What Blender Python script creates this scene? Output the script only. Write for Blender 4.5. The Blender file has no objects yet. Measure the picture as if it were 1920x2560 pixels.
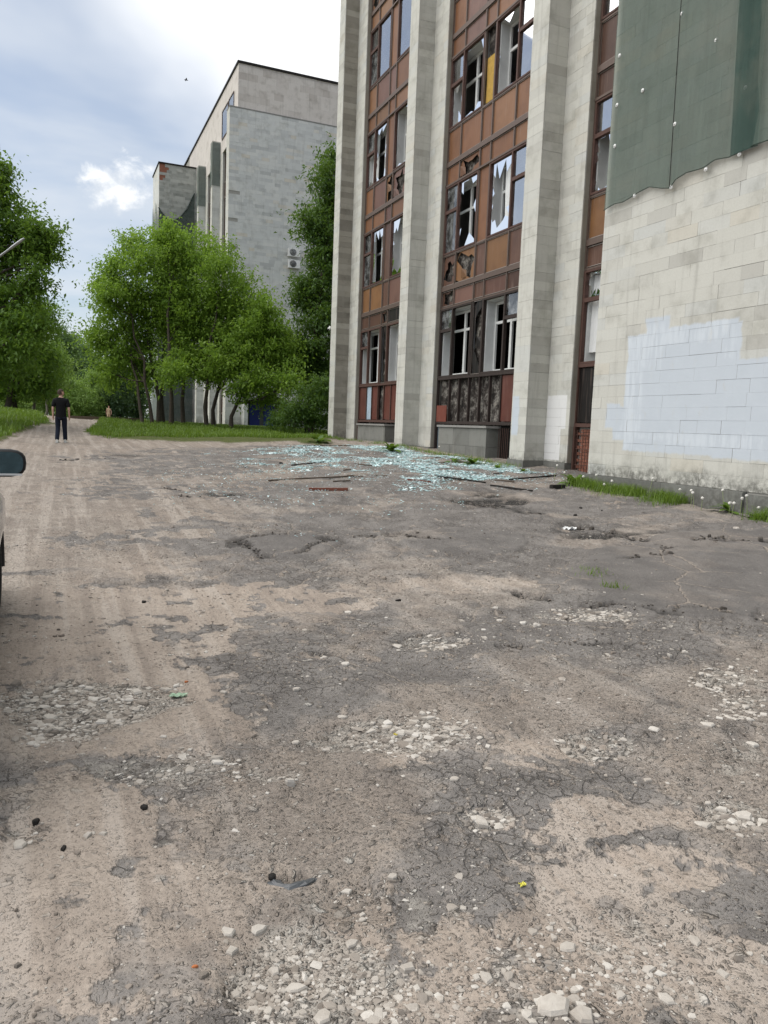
import bpy, bmesh, math, random
import numpy as np
from mathutils import Vector, Matrix
RAD = math.radians
SC = bpy.context.scene
COL = SC.collection
# ------------------------------------------------------------------ camera
F, CX, CY = 1923.0, 960.0, 1280.0            # photograph calibration (1920 x 2560)
CAMZ = 1.6
_roll = RAD(2.2); _pitch = math.atan((CY - 1068.0) * math.cos(_roll) / F)
_down = np.array([-math.sin(_roll) * math.cos(_pitch), math.cos(_roll) * math.cos(_pitch), math.sin(_pitch)])
_yv = CY + F * (-(_down[2] + _down[0] * (140 - CX) / F) / _down[1])
_Y = np.array([(140 - CX) / F, (_yv - CY) / F, 1.0]); _Y /= np.linalg.norm(_Y)
_X = np.cross(_Y, -_down)
M3 = np.array([_X, _Y, -_down])               # image ray -> world direction (Y runs along the facade)
cam = bpy.data.cameras.new('camera'); camo = bpy.data.objects.new('camera', cam); COL.objects.link(camo)
r_, u_, b_ = M3 @ [1, 0, 0], -(M3 @ [0, 1, 0]), -(M3 @ [0, 0, 1])
camo.matrix_world = Matrix(((r_[0], u_[0], b_[0], 0), (r_[1], u_[1], b_[1], 0), (r_[2], u_[2], b_[2], CAMZ), (0, 0, 0, 1)))
cam.sensor_fit = 'VERTICAL'; cam.sensor_height = 36; cam.sensor_width = 27
cam.lens = F / 2560 * 36; cam.clip_start = 0.05; cam.clip_end = 6000
SC.camera = camo
# ------------------------------------------------------------------ light
SUN_AZ, SUN_EL = RAD(-72), RAD(57)
W = bpy.data.worlds.new('World'); SC.world = W; W.use_nodes = True
def nd(nt, typ, _p=None, **inp):
    n = nt.nodes.new(typ)
    for k, v in (_p or {}).items(): setattr(n, k, v)
    for k, v in inp.items():
        s = n.inputs[int(k[1:])] if k[0] == 'i' and k[1:].isdigit() else n.inputs[k.replace('_', ' ')]
        if isinstance(v, bpy.types.NodeSocket): nt.links.new(v, s)
        else: s.default_value = (tuple(v) + (1,) if isinstance(v, (tuple, list)) and len(v) == 3 and s.type == 'RGBA' else v)
    return n
def mth(nt, op, a, b=0.0, c=None, clamp=False):
    n = nd(nt, 'ShaderNodeMath', {'operation': op, 'use_clamp': clamp}, i0=a, i1=b)
    if c is not None:
        if isinstance(c, bpy.types.NodeSocket): nt.links.new(c, n.inputs[2])
        else: n.inputs[2].default_value = c
    return n.outputs[0]
def mix(nt, f, a, b, mode='MIX'):
    return nd(nt, 'ShaderNodeMixRGB', {'blend_type': mode}, Fac=f, Color1=a, Color2=b).outputs[0]
def ramp(nt, f, stops, interp='LINEAR'):
    n = nd(nt, 'ShaderNodeValToRGB', Fac=f); cr = n.color_ramp; cr.interpolation = interp
    while len(cr.elements) < len(stops): cr.elements.new(0.5)
    for e, (p, c) in zip(cr.elements, stops):
        e.position = p; e.color = tuple(c) + (1,) if len(c) == 3 else c
    return n.outputs[0]
def sstep(nt, v, a, b):
    return nd(nt, 'ShaderNodeMapRange', {'interpolation_type': 'SMOOTHSTEP'}, Value=v, i1=a, i2=b, i3=0.0, i4=1.0).outputs[0]
def noise(nt, vec, scale, detail=4, rough=0.55, **k):
    return nd(nt, 'ShaderNodeTexNoise', Vector=vec, Scale=scale, Detail=detail, Roughness=rough, **k).outputs['Fac']
nt = W.node_tree; nt.nodes.clear()
sky = nd(nt, 'ShaderNodeTexSky', {'sky_type': 'NISHITA', 'sun_disc': False, 'sun_elevation': SUN_EL, 'sun_rotation': SUN_AZ,
                                  'air_density': 1.0, 'dust_density': 1.6, 'ozone_density': 1.2})
tc = nd(nt, 'ShaderNodeTexCoord').outputs['Generated']
sep = nd(nt, 'ShaderNodeSeparateXYZ', Vector=tc)
zc = mth(nt, 'ADD', mth(nt, 'MAXIMUM', sep.outputs[2], 0.0), 0.16)
px_ = mth(nt, 'DIVIDE', sep.outputs[0], zc); py_ = mth(nt, 'DIVIDE', sep.outputs[1], zc)
pl = nd(nt, 'ShaderNodeCombineXYZ', X=px_, Y=py_).outputs[0]
# white cloud veil that thickens towards one fixed direction
sd = (math.sin(SUN_AZ) * math.cos(SUN_EL), math.cos(SUN_AZ) * math.cos(SUN_EL), math.sin(SUN_EL))
veiln = noise(nt, pl, 0.8, 5, 0.55, Distortion=0.4)
hd = nd(nt, 'ShaderNodeVectorMath', {'operation': 'DOT_PRODUCT'}, i0=tc, i1=(0.52, 0.58, 0.62)).outputs['Value']
veil = sstep(nt, mth(nt, 'ADD', hd, mth(nt, 'MULTIPLY', mth(nt, 'SUBTRACT', veiln, 0.5), 0.20)), 0.80, 0.885)
thin = sstep(nt, noise(nt, pl, 1.2, 5, 0.55, Distortion=0.25), 0.36, 0.66)
base = mix(nt, mth(nt, 'ADD', mth(nt, 'MULTIPLY', thin, 0.48), 0.34), sky.outputs[0], (5.6, 5.95, 6.4))
base = mix(nt, veil, base, (8.2, 8.3, 8.4))
# one small heap cloud low in the sky
cdir = M3 @ np.array([(297 - CX) / F, (462 - CY) / F, 1.0]); cdir /= np.linalg.norm(cdir)
cr_ = np.cross(cdir, [0, 0, 1]); cr_ /= np.linalg.norm(cr_); cu_ = np.cross(cr_, cdir)
def dot(v): return nd(nt, 'ShaderNodeVectorMath', {'operation': 'DOT_PRODUCT'}, i0=tc, i1=tuple(v)).outputs['Value']
ca, cb, cf = dot(cr_), dot(cu_), dot(cdir)
cc = nd(nt, 'ShaderNodeCombineXYZ', X=ca, Y=mth(nt, 'MULTIPLY', cb, 1.25)).outputs[0]
cn = noise(nt, cc, 26, 7, 0.62, Distortion=0.3)
cd = nd(nt, 'ShaderNodeVectorMath', {'operation': 'LENGTH'}, i0=nd(nt, 'ShaderNodeCombineXYZ', X=mth(nt, 'DIVIDE', mth(nt, 'SUBTRACT', ca, mth(nt, 'MULTIPLY', cb, 0.55)), 0.060), Y=mth(nt, 'DIVIDE', cb, 0.045)).outputs[0]).outputs['Value']
cm = sstep(nt, mth(nt, 'SUBTRACT', mth(nt, 'ADD', mth(nt, 'MULTIPLY', cn, 2.4), -0.55), cd), -0.12, 0.42)
cm = mth(nt, 'MULTIPLY', cm, sstep(nt, cf, 0.9, 0.95))
ccol = mix(nt, sstep(nt, noise(nt, cc, 34, 5, 0.6), 0.38, 0.62), (5.4, 5.8, 6.3), (7.9, 8.0, 8.1))
base = mix(nt, mth(nt, 'MULTIPLY', cm, 0.9), base, ccol)
bg = nd(nt, 'ShaderNodeBackground', Color=base, Strength=0.085)
out = nd(nt, 'ShaderNodeOutputWorld', Surface=bg.outputs[0])
sl = bpy.data.lights.new('sun', 'SUN'); sl.energy = 2.3; sl.angle = RAD(85); sl.color = (1.0, 0.95, 0.88)
so = bpy.data.objects.new('sun', sl); COL.objects.link(so)
so.rotation_euler = Vector((-sd[0], -sd[1], -sd[2])).to_track_quat('-Z', 'Y').to_euler()
SC.view_settings.view_transform = 'Standard'; SC.view_settings.look = 'None'
SC.view_settings.exposure = 0.75; SC.view_settings.gamma = 1.0; SC.view_settings.use_curve_mapping = False
SC.render.engine = 'CYCLES'; SC.cycles.max_bounces = 5; SC.cycles.diffuse_bounces = 3; SC.cycles.glossy_bounces = 3; SC.cycles.transmission_bounces = 4; SC.cycles.transparent_max_bounces = 8
# ------------------------------------------------------------------ measuring helpers (photograph -> place)
def ray(x, y): return M3 @ np.array([(x - CX) / F, (y - CY) / F, 1.0])
def atd(x, y, dep): p = ray(x, y) * dep; return np.array([p[0], p[1], p[2] + CAMZ])
def onX(x, y, X): d = ray(x, y); p = d * (X / d[0]); return np.array([p[0], p[1], p[2] + CAMZ])
_rng = np.random.RandomState(5)
_perm = _rng.rand(1 << 16)
def _h(ix, iy, s): return _perm[(ix * 7919 + iy * 104729 + s * 1299709 + (ix * iy) * 31) & 0xFFFF]
def vnoise(x, y, s=0):
    x = np.asarray(x, float); y = np.asarray(y, float)
    ix = np.floor(x).astype(np.int64); iy = np.floor(y).astype(np.int64)
    fx = x - ix; fy = y - iy; fx = fx * fx * (3 - 2 * fx); fy = fy * fy * (3 - 2 * fy)
    a = _h(ix, iy, s); b = _h(ix + 1, iy, s); c = _h(ix, iy + 1, s); d = _h(ix + 1, iy + 1, s)
    return (a * (1 - fx) + b * fx) * (1 - fy) + (c * (1 - fx) + d * fx) * fy
def fbm(x, y, o=4, s=0, g=0.5):
    t = 0; a = 1; n = 0
    for i in range(o): t = t + a * vnoise(x * 2 ** i + 13.7 * i, y * 2 ** i + 5.1 * i, s + i); n += a; a *= g
    return t / n
def sm(v, a, b): t = np.clip((np.asarray(v, float) - a) / (b - a), 0, 1); return t * t * (3 - 2 * t)
# terrain: heights measured below the lens, rising from the photographer to the lawn
_ctl = np.array([(0, 0, -1.6), (-.4, 6.6, -1.59), (2, 3, -1.6), (4, 6, -1.56), (-3, 4, -1.6), (-2, -6, -1.62), (6, 2, -1.5), (-5, 8, -1.55), (9, -4, -1.4),
    (11.2, 17.2, -.875), (11.2, 21, -.80), (11.2, 24.8, -.62), (11.2, 32, -.59), (10.3, 13.2, -1.085), (10.3, 8.7, -1.16), (10.3, 2, -1.3),
    (0, 27.8, -.945), (4.6, 31.9, -.70), (1.3, 32.2, -.745), (6.1, 41.1, -.36), (12.3, 51.6, -.445), (5.5, 93.9, -.52), (2.3, 86.5, -.47), (1.5, 55, -.60),
    (-1.9, 31.3, -.85), (-2.65, 50.4, .06), (-6, 40, -.2), (-9, 28, -.5), (-9, 60, .1), (16, 44, -.45), (20, 70, -.45), (-20, 90, -.3), (12, 110, -.5), (-25, 10, -1.2), (-20, -20, -1.5), (30, -20, -1.3)])
_S = 5.0
def _kern(d2): return np.sqrt(d2 + _S * _S)
_A = np.zeros((len(_ctl) + 1,) * 2)
_d2 = ((_ctl[:, None, :2] - _ctl[None, :, :2]) ** 2).sum(-1)
_A[:-1, :-1] = _kern(_d2) - 0.0 * np.eye(len(_ctl)); _A[-1, :-1] = 1; _A[:-1, -1] = 1
_A[:-1, :-1] -= 0.15 * np.eye(len(_ctl))
_wt = np.linalg.solve(_A, np.append(_ctl[:, 2], 0))
def H0(x, y):
    x = np.asarray(x, float); y = np.asarray(y, float)
    v = np.full(x.shape, _wt[-1])
    for (cx, cy, _), w_ in zip(_ctl, _wt[:-1]): v = v + w_ * _kern((x - cx) ** 2 + (y - cy) ** 2)
    f = sm(np.hypot(x, y), 90, 170)
    return v * (1 - f) + (-.5) * f + CAMZ
def gp(u, v, s=1920 / 1659.0):
    """a point of the ground seen at (u, v) of the 1659-wide view of the photograph"""
    d = ray(u * s, v * s); ts = 0.6 * 1.02 ** np.arange(290)
    f = ts * d[2] + CAMZ - H0(ts * d[0], ts * d[1]); k = np.argmax(f < 0)
    a, b = (ts[k - 1], ts[k]) if k > 0 else (ts[-2], ts[-1])
    for _ in range(22):
        m = (a + b) / 2
        if m * d[2] + CAMZ - float(H0(m * d[0], m * d[1])) < 0: b = m
        else: a = m
    return np.array([b * d[0], b * d[1]])
def blobs(lst):
    R = []
    for cx, cy, rx, ry, *w in lst:
        c = gp(cx, cy); a = (gp(cx + rx, cy) - gp(cx - rx, cy)) / 2; b = (gp(cx, cy - ry) - gp(cx, cy + ry)) / 2
        R.append((c, np.linalg.inv(np.array([a, b]).T), w[0] if w else 1.0))
    return R
ASPH = blobs([(1530, 1215, 340, 105), (900, 1085, 430, 120), (1250, 1395, 430, 85, .95), (1580, 1430, 170, 70), (880, 1470, 270, 60, .8), (790, 1810, 250, 90, .9),
              (1450, 1690, 200, 85, .9), (1660, 1995, 90, 60), (640, 1180, 150, 34), (560, 985, 380, 26, .8), (1180, 1020, 260, 50, .9), (380, 1040, 240, 40, .6), (1080, 1900, 120, 40, .75), (1180, 1180, 760, 190, .95), (1180, 1480, 640, 180, .78), (1100, 1180, 300, 60, .9), (330, 1170, 260, 26, .5)])
DIRT = blobs([(560, 1300, 400, 55), (230, 1380, 310, 190), (1010, 1262, 230, 18, .8), (1420, 1880, 300, 75, 1.0), (1080, 1640, 260, 40, .8), (1290, 1765, 330, 46, .8), (230, 1900, 330, 330), (1000, 1620, 200, 36, .7), (900, 2080, 900, 120, .9)])
GRAV = blobs([(200, 1512, 250, 62, 1.05), (640, 2090, 200, 160, 1.1), (770, 1595, 220, 42), (1300, 1615, 100, 34), (1575, 1765, 110, 52), (1350, 2080, 340, 140, .45), (1260, 1335, 140, 16, .8),
              (920, 1400, 90, 22, .75), (1560, 1470, 70, 22, .9), (1200, 2170, 140, 60, .5), (70, 1800, 80, 40, .62), (1050, 1760, 60, 24, .8), (1590, 1650, 90, 50, .75), (430, 1660, 300, 40, .62), (1610, 1500, 70, 60, .7), (800, 1950, 200, 60, .55)])
SMOOTH = blobs([(1560, 1225, 330, 90, 1.1), (620, 1180, 130, 28), (1000, 1170, 140, 26, .8)])     # younger asphalt
SOOT = blobs([(1060, 1085, 110, 24, 1.0), (1330, 1155, 120, 10, .9), (1240, 1140, 70, 10, .7), (500, 1070, 60, 6, .8), (510, 1178, 20, 12, .8), (720, 1170, 40, 10, .8), (860, 1155, 40, 9, .7), (640, 1890, 40, 20, .6), (270, 985, 60, 5, .6)])
def seg_dist(PL, x, y):
    d = np.full(x.shape, 9.0)
    for P_ in PL:
        for a, b in zip(P_, P_[1:]):
            e = b - a; t = np.clip(((x - a[0]) * e[0] + (y - a[1]) * e[1]) / (e @ e + 1e-9), 0, 1); d = np.minimum(d, np.hypot(x - a[0] - t * e[0], y - a[1] - t * e[1]))
    return d
LIPS = [[gp(u, v) for u, v in L_] for L_ in ([(1000, 1080), (1060, 1092), (1130, 1108), (1190, 1118)], [(1235, 1132), (1290, 1145), (1330, 1156), (1400, 1168), (1465, 1194), (1440, 1210), (1330, 1220)], [(503, 1170), (520, 1182), (545, 1196), (575, 1206), (640, 1200), (690, 1186), (735, 1162)], [(640, 1158), (560, 1162), (520, 1170)], [(785, 1158), (850, 1148), (890, 1160), (920, 1170), (960, 1171)], [(370, 1072), (450, 1077), (530, 1068)], [(1110, 1282), (1200, 1303), (1300, 1310), (1420, 1322), (1659, 1338)], [(120, 992), (250, 990)], [(330, 1052), (420, 1066)], [(1490, 1180), (1560, 1176), (1680, 1172)], [(1050, 1395), (1200, 1380), (1330, 1400)], [(1480, 1440), (1560, 1470), (1659, 1500)], [(660, 1420), (760, 1425)], [(1560, 2010), (1620, 2030), (1670, 2050)])]
def bmask(B, x, y, wob=0.35, s=0, soft=(0.0, 0.25)):
    x = np.asarray(x, float); y = np.asarray(y, float); m = np.zeros(x.shape)
    n = (fbm(x * 1.7, y * 1.7, 5, 40 + s, .6) - .5) * 2
    for c, inv, w_ in B:
        dx = x - c[0]; dy = y - c[1]
        r = np.hypot(inv[0, 0] * dx + inv[0, 1] * dy, inv[1, 0] * dx + inv[1, 1] * dy)
        m = np.maximum(m, w_ * sm(1 - r + wob * n * 1.3, *soft))
    return m
# lawn outlines in plan (left edge runs along the road, right lawn in front of the far block)
LAWN_R = np.array([gp(u, v) for u, v in [(186, 935), (205, 943), (300, 951), (420, 955), (560, 958), (640, 955), (690, 962)]] + [(11.6, 33.2), (11.6, 34), (30, 34), (30, 56), (10, 72), (6.5, 84), (4.2, 84), (2.6, 50), (1.75, 38)])
LAWN_L = np.array([gp(u, v) for u, v in [(-140, 985), (0, 948), (60, 925), (108, 914)]] + [(-1.2, 52), (-.6, 80), (.5, 92), (2, 95), (6, 92), (9, 90), (30, 92), (30, 200), (-80, 200), (-80, 26)])
def inpoly(P, x, y):
    r = np.zeros(np.shape(x), bool); n = len(P)
    for i in range(n):
        x0, y0 = P[i]; x1, y1 = P[(i + 1) % n]
        c = ((y0 > y) != (y1 > y)) & (x < (x1 - x0) * (y - y0) / (y1 - y0 + 1e-12) + x0)
        r ^= c
    return r
def lawn(x, y):
    x = np.asarray(x, float); y = np.asarray(y, float)
    jx = (fbm(x * 1.1, y * 1.1, 4, 71) - .5) * 1.2; jy = (fbm(x * 1.1, y * 1.1, 4, 77) - .5) * 1.2
    far = np.hypot(x, y) > 200
    return (inpoly(LAWN_R, x + jx, y + jy) | inpoly(LAWN_L, x + jx, y + jy) | far) * 1.0
def Hd(x, y, full=False):
    """terrain with its relief: worn asphalt stands a little proud of the dirt, gravel lies in hollows"""
    x = np.asarray(x, float); y = np.asarray(y, float)
    a = bmask(ASPH, x, y, .38, 0, (-.08, .16)) * (1 - .75 * bmask(DIRT, x, y, .5, 5, (-.1, .5))); s = bmask(SMOOTH, x, y, .18, 3, (0, .05)); g = bmask(GRAV, x, y, .4, 7, (0, .35)); k = bmask(SOOT, x, y, .5, 9, (0, .5)); l = lawn(x, y)
    q_ = np.hypot(x, y); ld = seg_dist(LIPS, x + (fbm(x * 2.5, y * 2.5, 4, 61) - .5) * .55, y + (fbm(x * 2.5, y * 2.5, 4, 67) - .5) * .55); wl_ = .022 + .006 * q_
    lip = sm(ld, wl_, wl_ * .25) * sm(fbm(x * 3, y * 3, 3, 63), .36, .5); k = np.maximum(k, lip)  # lip joins the soot mask: shade of the broken edges put into the colour
    nearf = 1 - sm(np.hypot(x, y), 25, 60)
    z = H0(x, y) + nearf * ((fbm(x * .9, y * .9, 3, 1) - .5) * .10 + (fbm(x * 5, y * 5, 4, 2, .6) - .5) * .028 + a * .020 + s * .022 - g * .022 - k * .045 - a * (1 - s) * .018 * sm(fbm(x * 6, y * 6, 2, 20), .55, .7))
    z = z + l * .05
    if full: return z, a, s, g, k, l
    return z
def gz(x, y): return float(Hd(np.array([x]), np.array([y]))[0])
# ------------------------------------------------------------------ object helpers
def tag(o, label=None, cat=None, group=None, kind=None):
    if label: o['label'] = label
    if cat: o['category'] = cat
    if group: o['group'] = group
    if kind: o['kind'] = kind
    return o
def link(o, parent=None):
    COL.objects.link(o)
    if parent is not None: o.parent = parent
    return o
def empty(name, loc=(0, 0, 0), rz=0.0):
    o = bpy.data.objects.new(name, None); COL.objects.link(o); o.location = loc; o.rotation_euler = (0, 0, rz); o.empty_display_size = .2
    return o
def np_mesh(name, V, Q, mat, smooth=False, tint=None, dom='FACE', attrs=None):
    V = np.asarray(V, np.float32).reshape(-1, 3); Q = np.asarray(Q, np.int32); k = Q.shape[1]
    me = bpy.data.meshes.new(name); me.vertices.add(len(V)); me.vertices.foreach_set('co', V.ravel())
    me.loops.add(Q.size); me.loops.foreach_set('vertex_index', Q.ravel())
    me.polygons.add(len(Q)); me.polygons.foreach_set('loop_start', np.arange(0, Q.size, k, dtype=np.int32))
    me.polygons.foreach_set('loop_total', np.full(len(Q), k, np.int32))
    me.polygons.foreach_set('use_smooth', np.full(len(Q), bool(smooth)))
    if tint is not None: me.attributes.new('tint', 'FLOAT', dom).data.foreach_set('value', np.asarray(tint, np.float32))
    for an, av in (attrs or {}).items(): me.attributes.new(an, 'FLOAT', 'POINT').data.foreach_set('value', np.asarray(av, np.float32))
    me.update(calc_edges=True); me.validate()
    if mat: me.materials.append(mat)
    return me
class MB:
    """collects shapes into one mesh"""
    def __init__(s): s.v = []; s.f = []; s.t = []; s.cur = 0.5; s.sm = []
    def add(s, vs, fs, smooth=False):
        o = len(s.v); s.v += [tuple(map(float, p)) for p in vs]; s.f += [tuple(i + o for i in f) for f in fs]; s.t += [s.cur] * len(fs); s.sm += [smooth] * len(fs); return s
    def box(s, x0, x1, y0, y1, z0, z1):
        if x0 > x1: x0, x1 = x1, x0
        if y0 > y1: y0, y1 = y1, y0
        if z0 > z1: z0, z1 = z1, z0
        return s.add([(x0, y0, z0), (x1, y0, z0), (x1, y1, z0), (x0, y1, z0), (x0, y0, z1), (x1, y0, z1), (x1, y1, z1), (x0, y1, z1)],
                     [(0, 3, 2, 1), (4, 5, 6, 7), (0, 1, 5, 4), (1, 2, 6, 5), (2, 3, 7, 6), (3, 0, 4, 7)])
    def tube(s, pts, radii, n=6, cap=True, smooth=True):
        P = [Vector(p) for p in pts]; rings = []
        if not hasattr(radii, '__len__'): radii = [radii] * len(P)
        up = None
        for i, p in enumerate(P):
            t = (P[min(i + 1, len(P) - 1)] - P[max(i - 1, 0)]).normalized()
            if up is None: up = t.orthogonal().normalized()
            a = (up - t * up.dot(t)); a = a.normalized() if a.length > 1e-6 else t.orthogonal().normalized(); up = a; b = t.cross(a)
            rings.append([p + (a * math.cos(2 * math.pi * k / n) + b * math.sin(2 * math.pi * k / n)) * radii[i] for k in range(n)])
        V = [q for r in rings for q in r]; Fs = []
        for i in range(len(P) - 1):
            for k in range(n): Fs.append((i * n + k, i * n + (k + 1) % n, (i + 1) * n + (k + 1) % n, (i + 1) * n + k))
        s.add(V, Fs, smooth)
        if cap: s.add(rings[0], [tuple(reversed(range(n)))]); s.add(rings[-1], [tuple(range(n))])
        return s
    def lathe(s, prof, c=(0, 0, 0), ax='z', n=20, smooth=True):
        V = []; Fs = []
        for r, h in prof:
            for k in range(n):
                a = 2 * math.pi * k / n; ca, sa = r * math.cos(a), r * math.sin(a)
                V.append({'z': (c[0] + ca, c[1] + sa, c[2] + h), 'x': (c[0] + h, c[1] + ca, c[2] + sa), 'y': (c[0] + ca, c[1] + h, c[2] + sa)}[ax])
        for i in range(len(prof) - 1):
            for k in range(n): Fs.append((i * n + k, i * n + (k + 1) % n, (i + 1) * n + (k + 1) % n, (i + 1) * n + k))
        return s.add(V, Fs, smooth)
    def mesh(s, name, mat):
        me = bpy.data.meshes.new(name); me.from_pydata(s.v, [], s.f)
        me.attributes.new('tint', 'FLOAT', 'FACE').data.foreach_set('value', np.array(s.t, np.float32))
        me.polygons.foreach_set('use_smooth', np.array(s.sm, bool))
        if mat: me.materials.append(mat)
        me.update(); return me
    def build(s, name, mat, parent=None, loc=None):
        o = bpy.data.objects.new(name, s.mesh(name, mat)); link(o, parent)
        if loc is not None: o.location = loc
        return o
_unit = {}
def piece(name, mat, parent, x0, x1, y0, y1, z0, z1, color=None):
    """a box-shaped piece that shares one unit mesh per material"""
    if mat.name not in _unit: _unit[mat.name] = MB().box(-.5, .5, -.5, .5, -.5, .5).mesh('unit_' + mat.name, mat)
    o = bpy.data.objects.new(name, _unit[mat.name]); link(o, parent)
    o.location = ((x0 + x1) / 2, (y0 + y1) / 2, (z0 + z1) / 2); o.scale = (abs(x1 - x0), abs(y1 - y0), abs(z1 - z0))
    if color: o.color = tuple(color) + (1,)
    return o
# ------------------------------------------------------------------ materials
def material(name):
    m = bpy.data.materials.new(name); m.use_nodes = True; m.node_tree.nodes.clear(); return m, m.node_tree
def finish(nt, col, rough=0.8, bump=None, bstr=0.3, bdist=0.02, spec=0.3, metal=0.0, extra=None, **kw):
    p = nd(nt, 'ShaderNodeBsdfPrincipled', Base_Color=col, Roughness=rough, Metallic=metal, **kw); p.inputs['Specular IOR Level'].default_value = spec
    if bump is not None: nt.links.new(nd(nt, 'ShaderNodeBump', Height=bump, Strength=bstr, Distance=bdist).outputs[0], p.inputs['Normal'])
    sh = p.outputs[0]
    if extra: sh = extra(nt, sh)
    nd(nt, 'ShaderNodeOutputMaterial', Surface=sh); return p
def pos(nt): return nd(nt, 'ShaderNodeNewGeometry').outputs['Position']
def attr(nt, a): return nd(nt, 'ShaderNodeAttribute', {'attribute_name': a}).outputs['Fac']
def simple(name, c, rough=.7, spec=.3, metal=0.0, var=.25, scale=9.0, bstr=.15):
    m, t = material(name); p = pos(t); n = noise(t, p, scale, 6, .6)
    col = mix(t, n, tuple(x * (1 - var) for x in c), tuple(min(1, x * (1 + var)) for x in c))
    finish(t, col, rough, n, bstr, .01, spec, metal); return m
def boxmask(t, sp, boxes, soft=.03, wob=.05):
    """painted-over patches: rectangles in facade coordinates with brushed edges"""
    p = pos(t); n1 = mth(t, 'MULTIPLY', mth(t, 'SUBTRACT', noise(t, p, 3.0, 4), .5), wob * 2); n2 = mth(t, 'MULTIPLY', mth(t, 'SUBTRACT', noise(t, p, 9.0, 4), .5), wob)
    yy = mth(t, 'ADD', sp.outputs[1], n1); zz = mth(t, 'ADD', sp.outputs[2], n2); r = None
    for y0, y1, z0, z1 in boxes:
        d = mth(t, 'MAXIMUM', mth(t, 'SUBTRACT', mth(t, 'ABSOLUTE', mth(t, 'SUBTRACT', yy, (y0 + y1) / 2)), abs(y1 - y0) / 2), mth(t, 'SUBTRACT', mth(t, 'ABSOLUTE', mth(t, 'SUBTRACT', zz, (z0 + z1) / 2)), abs(z1 - z0) / 2))
        b = sstep(t, d, soft, -soft); r = b if r is None else mth(t, 'MAXIMUM', r, b)
    return r
def pxbox(ox, oy, s, a0, b0, a1, b1, X):
    p = onX(ox + a0 / s, oy + b0 / s, X); q = onX(ox + a1 / s, oy + b1 / s, X); return (min(p[1], q[1]), max(p[1], q[1]), min(p[2], q[2]), max(p[2], q[2]))
XR, XA, XC, XW = 10.3, 11.2, 11.81, 12.0
C6 = (1400, 640, 3.19); C4 = (1060, 560, 3.318)
PAINT_BLUE = [pxbox(*C6, 552, 640, 1370, 1500, XR), pxbox(*C6, 430, 1200, 1000, 1490, XR), pxbox(*C6, 530, 1100, 1300, 1600, XR), pxbox(*C6, 690, 500, 870, 640, XR), pxbox(*C6, 860, 570, 1395, 900, XR), (4.0, 9.9, onX(1836, 890, XR)[2], onX(1836, 890, XR)[2]), pxbox(*C6, 372, 1180, 470, 1370, XR),
              pxbox(*C4, 728, 1430, 776, 1750, XA)]
_zt = onX(1890, 895, XR)[2]; _zb = onX(1890, 1152, XR)[2]
PAINT_BLUE[5] = (3.5, 9.95, _zb, _zt)
PAINT_WHITE = [pxbox(*C4, 1030, 1425, 1172, 1700, XC), pxbox(*C4, 1008, 1690, 1118, 1960, XC)]
PAINT_LIGHT = [pxbox(*C6, 535, 640, 620, 1560, XR), pxbox(*C6, 630, 650, 810, 900, XR), pxbox(*C6, 560, 570, 1380, 660, XR), pxbox(*C6, 1310, 560, 1385, 820, XR), pxbox(*C6, 840, 1400, 1640, 1560, XR), pxbox(*C6, 430, 1400, 1250, 1490, XR)]
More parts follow.
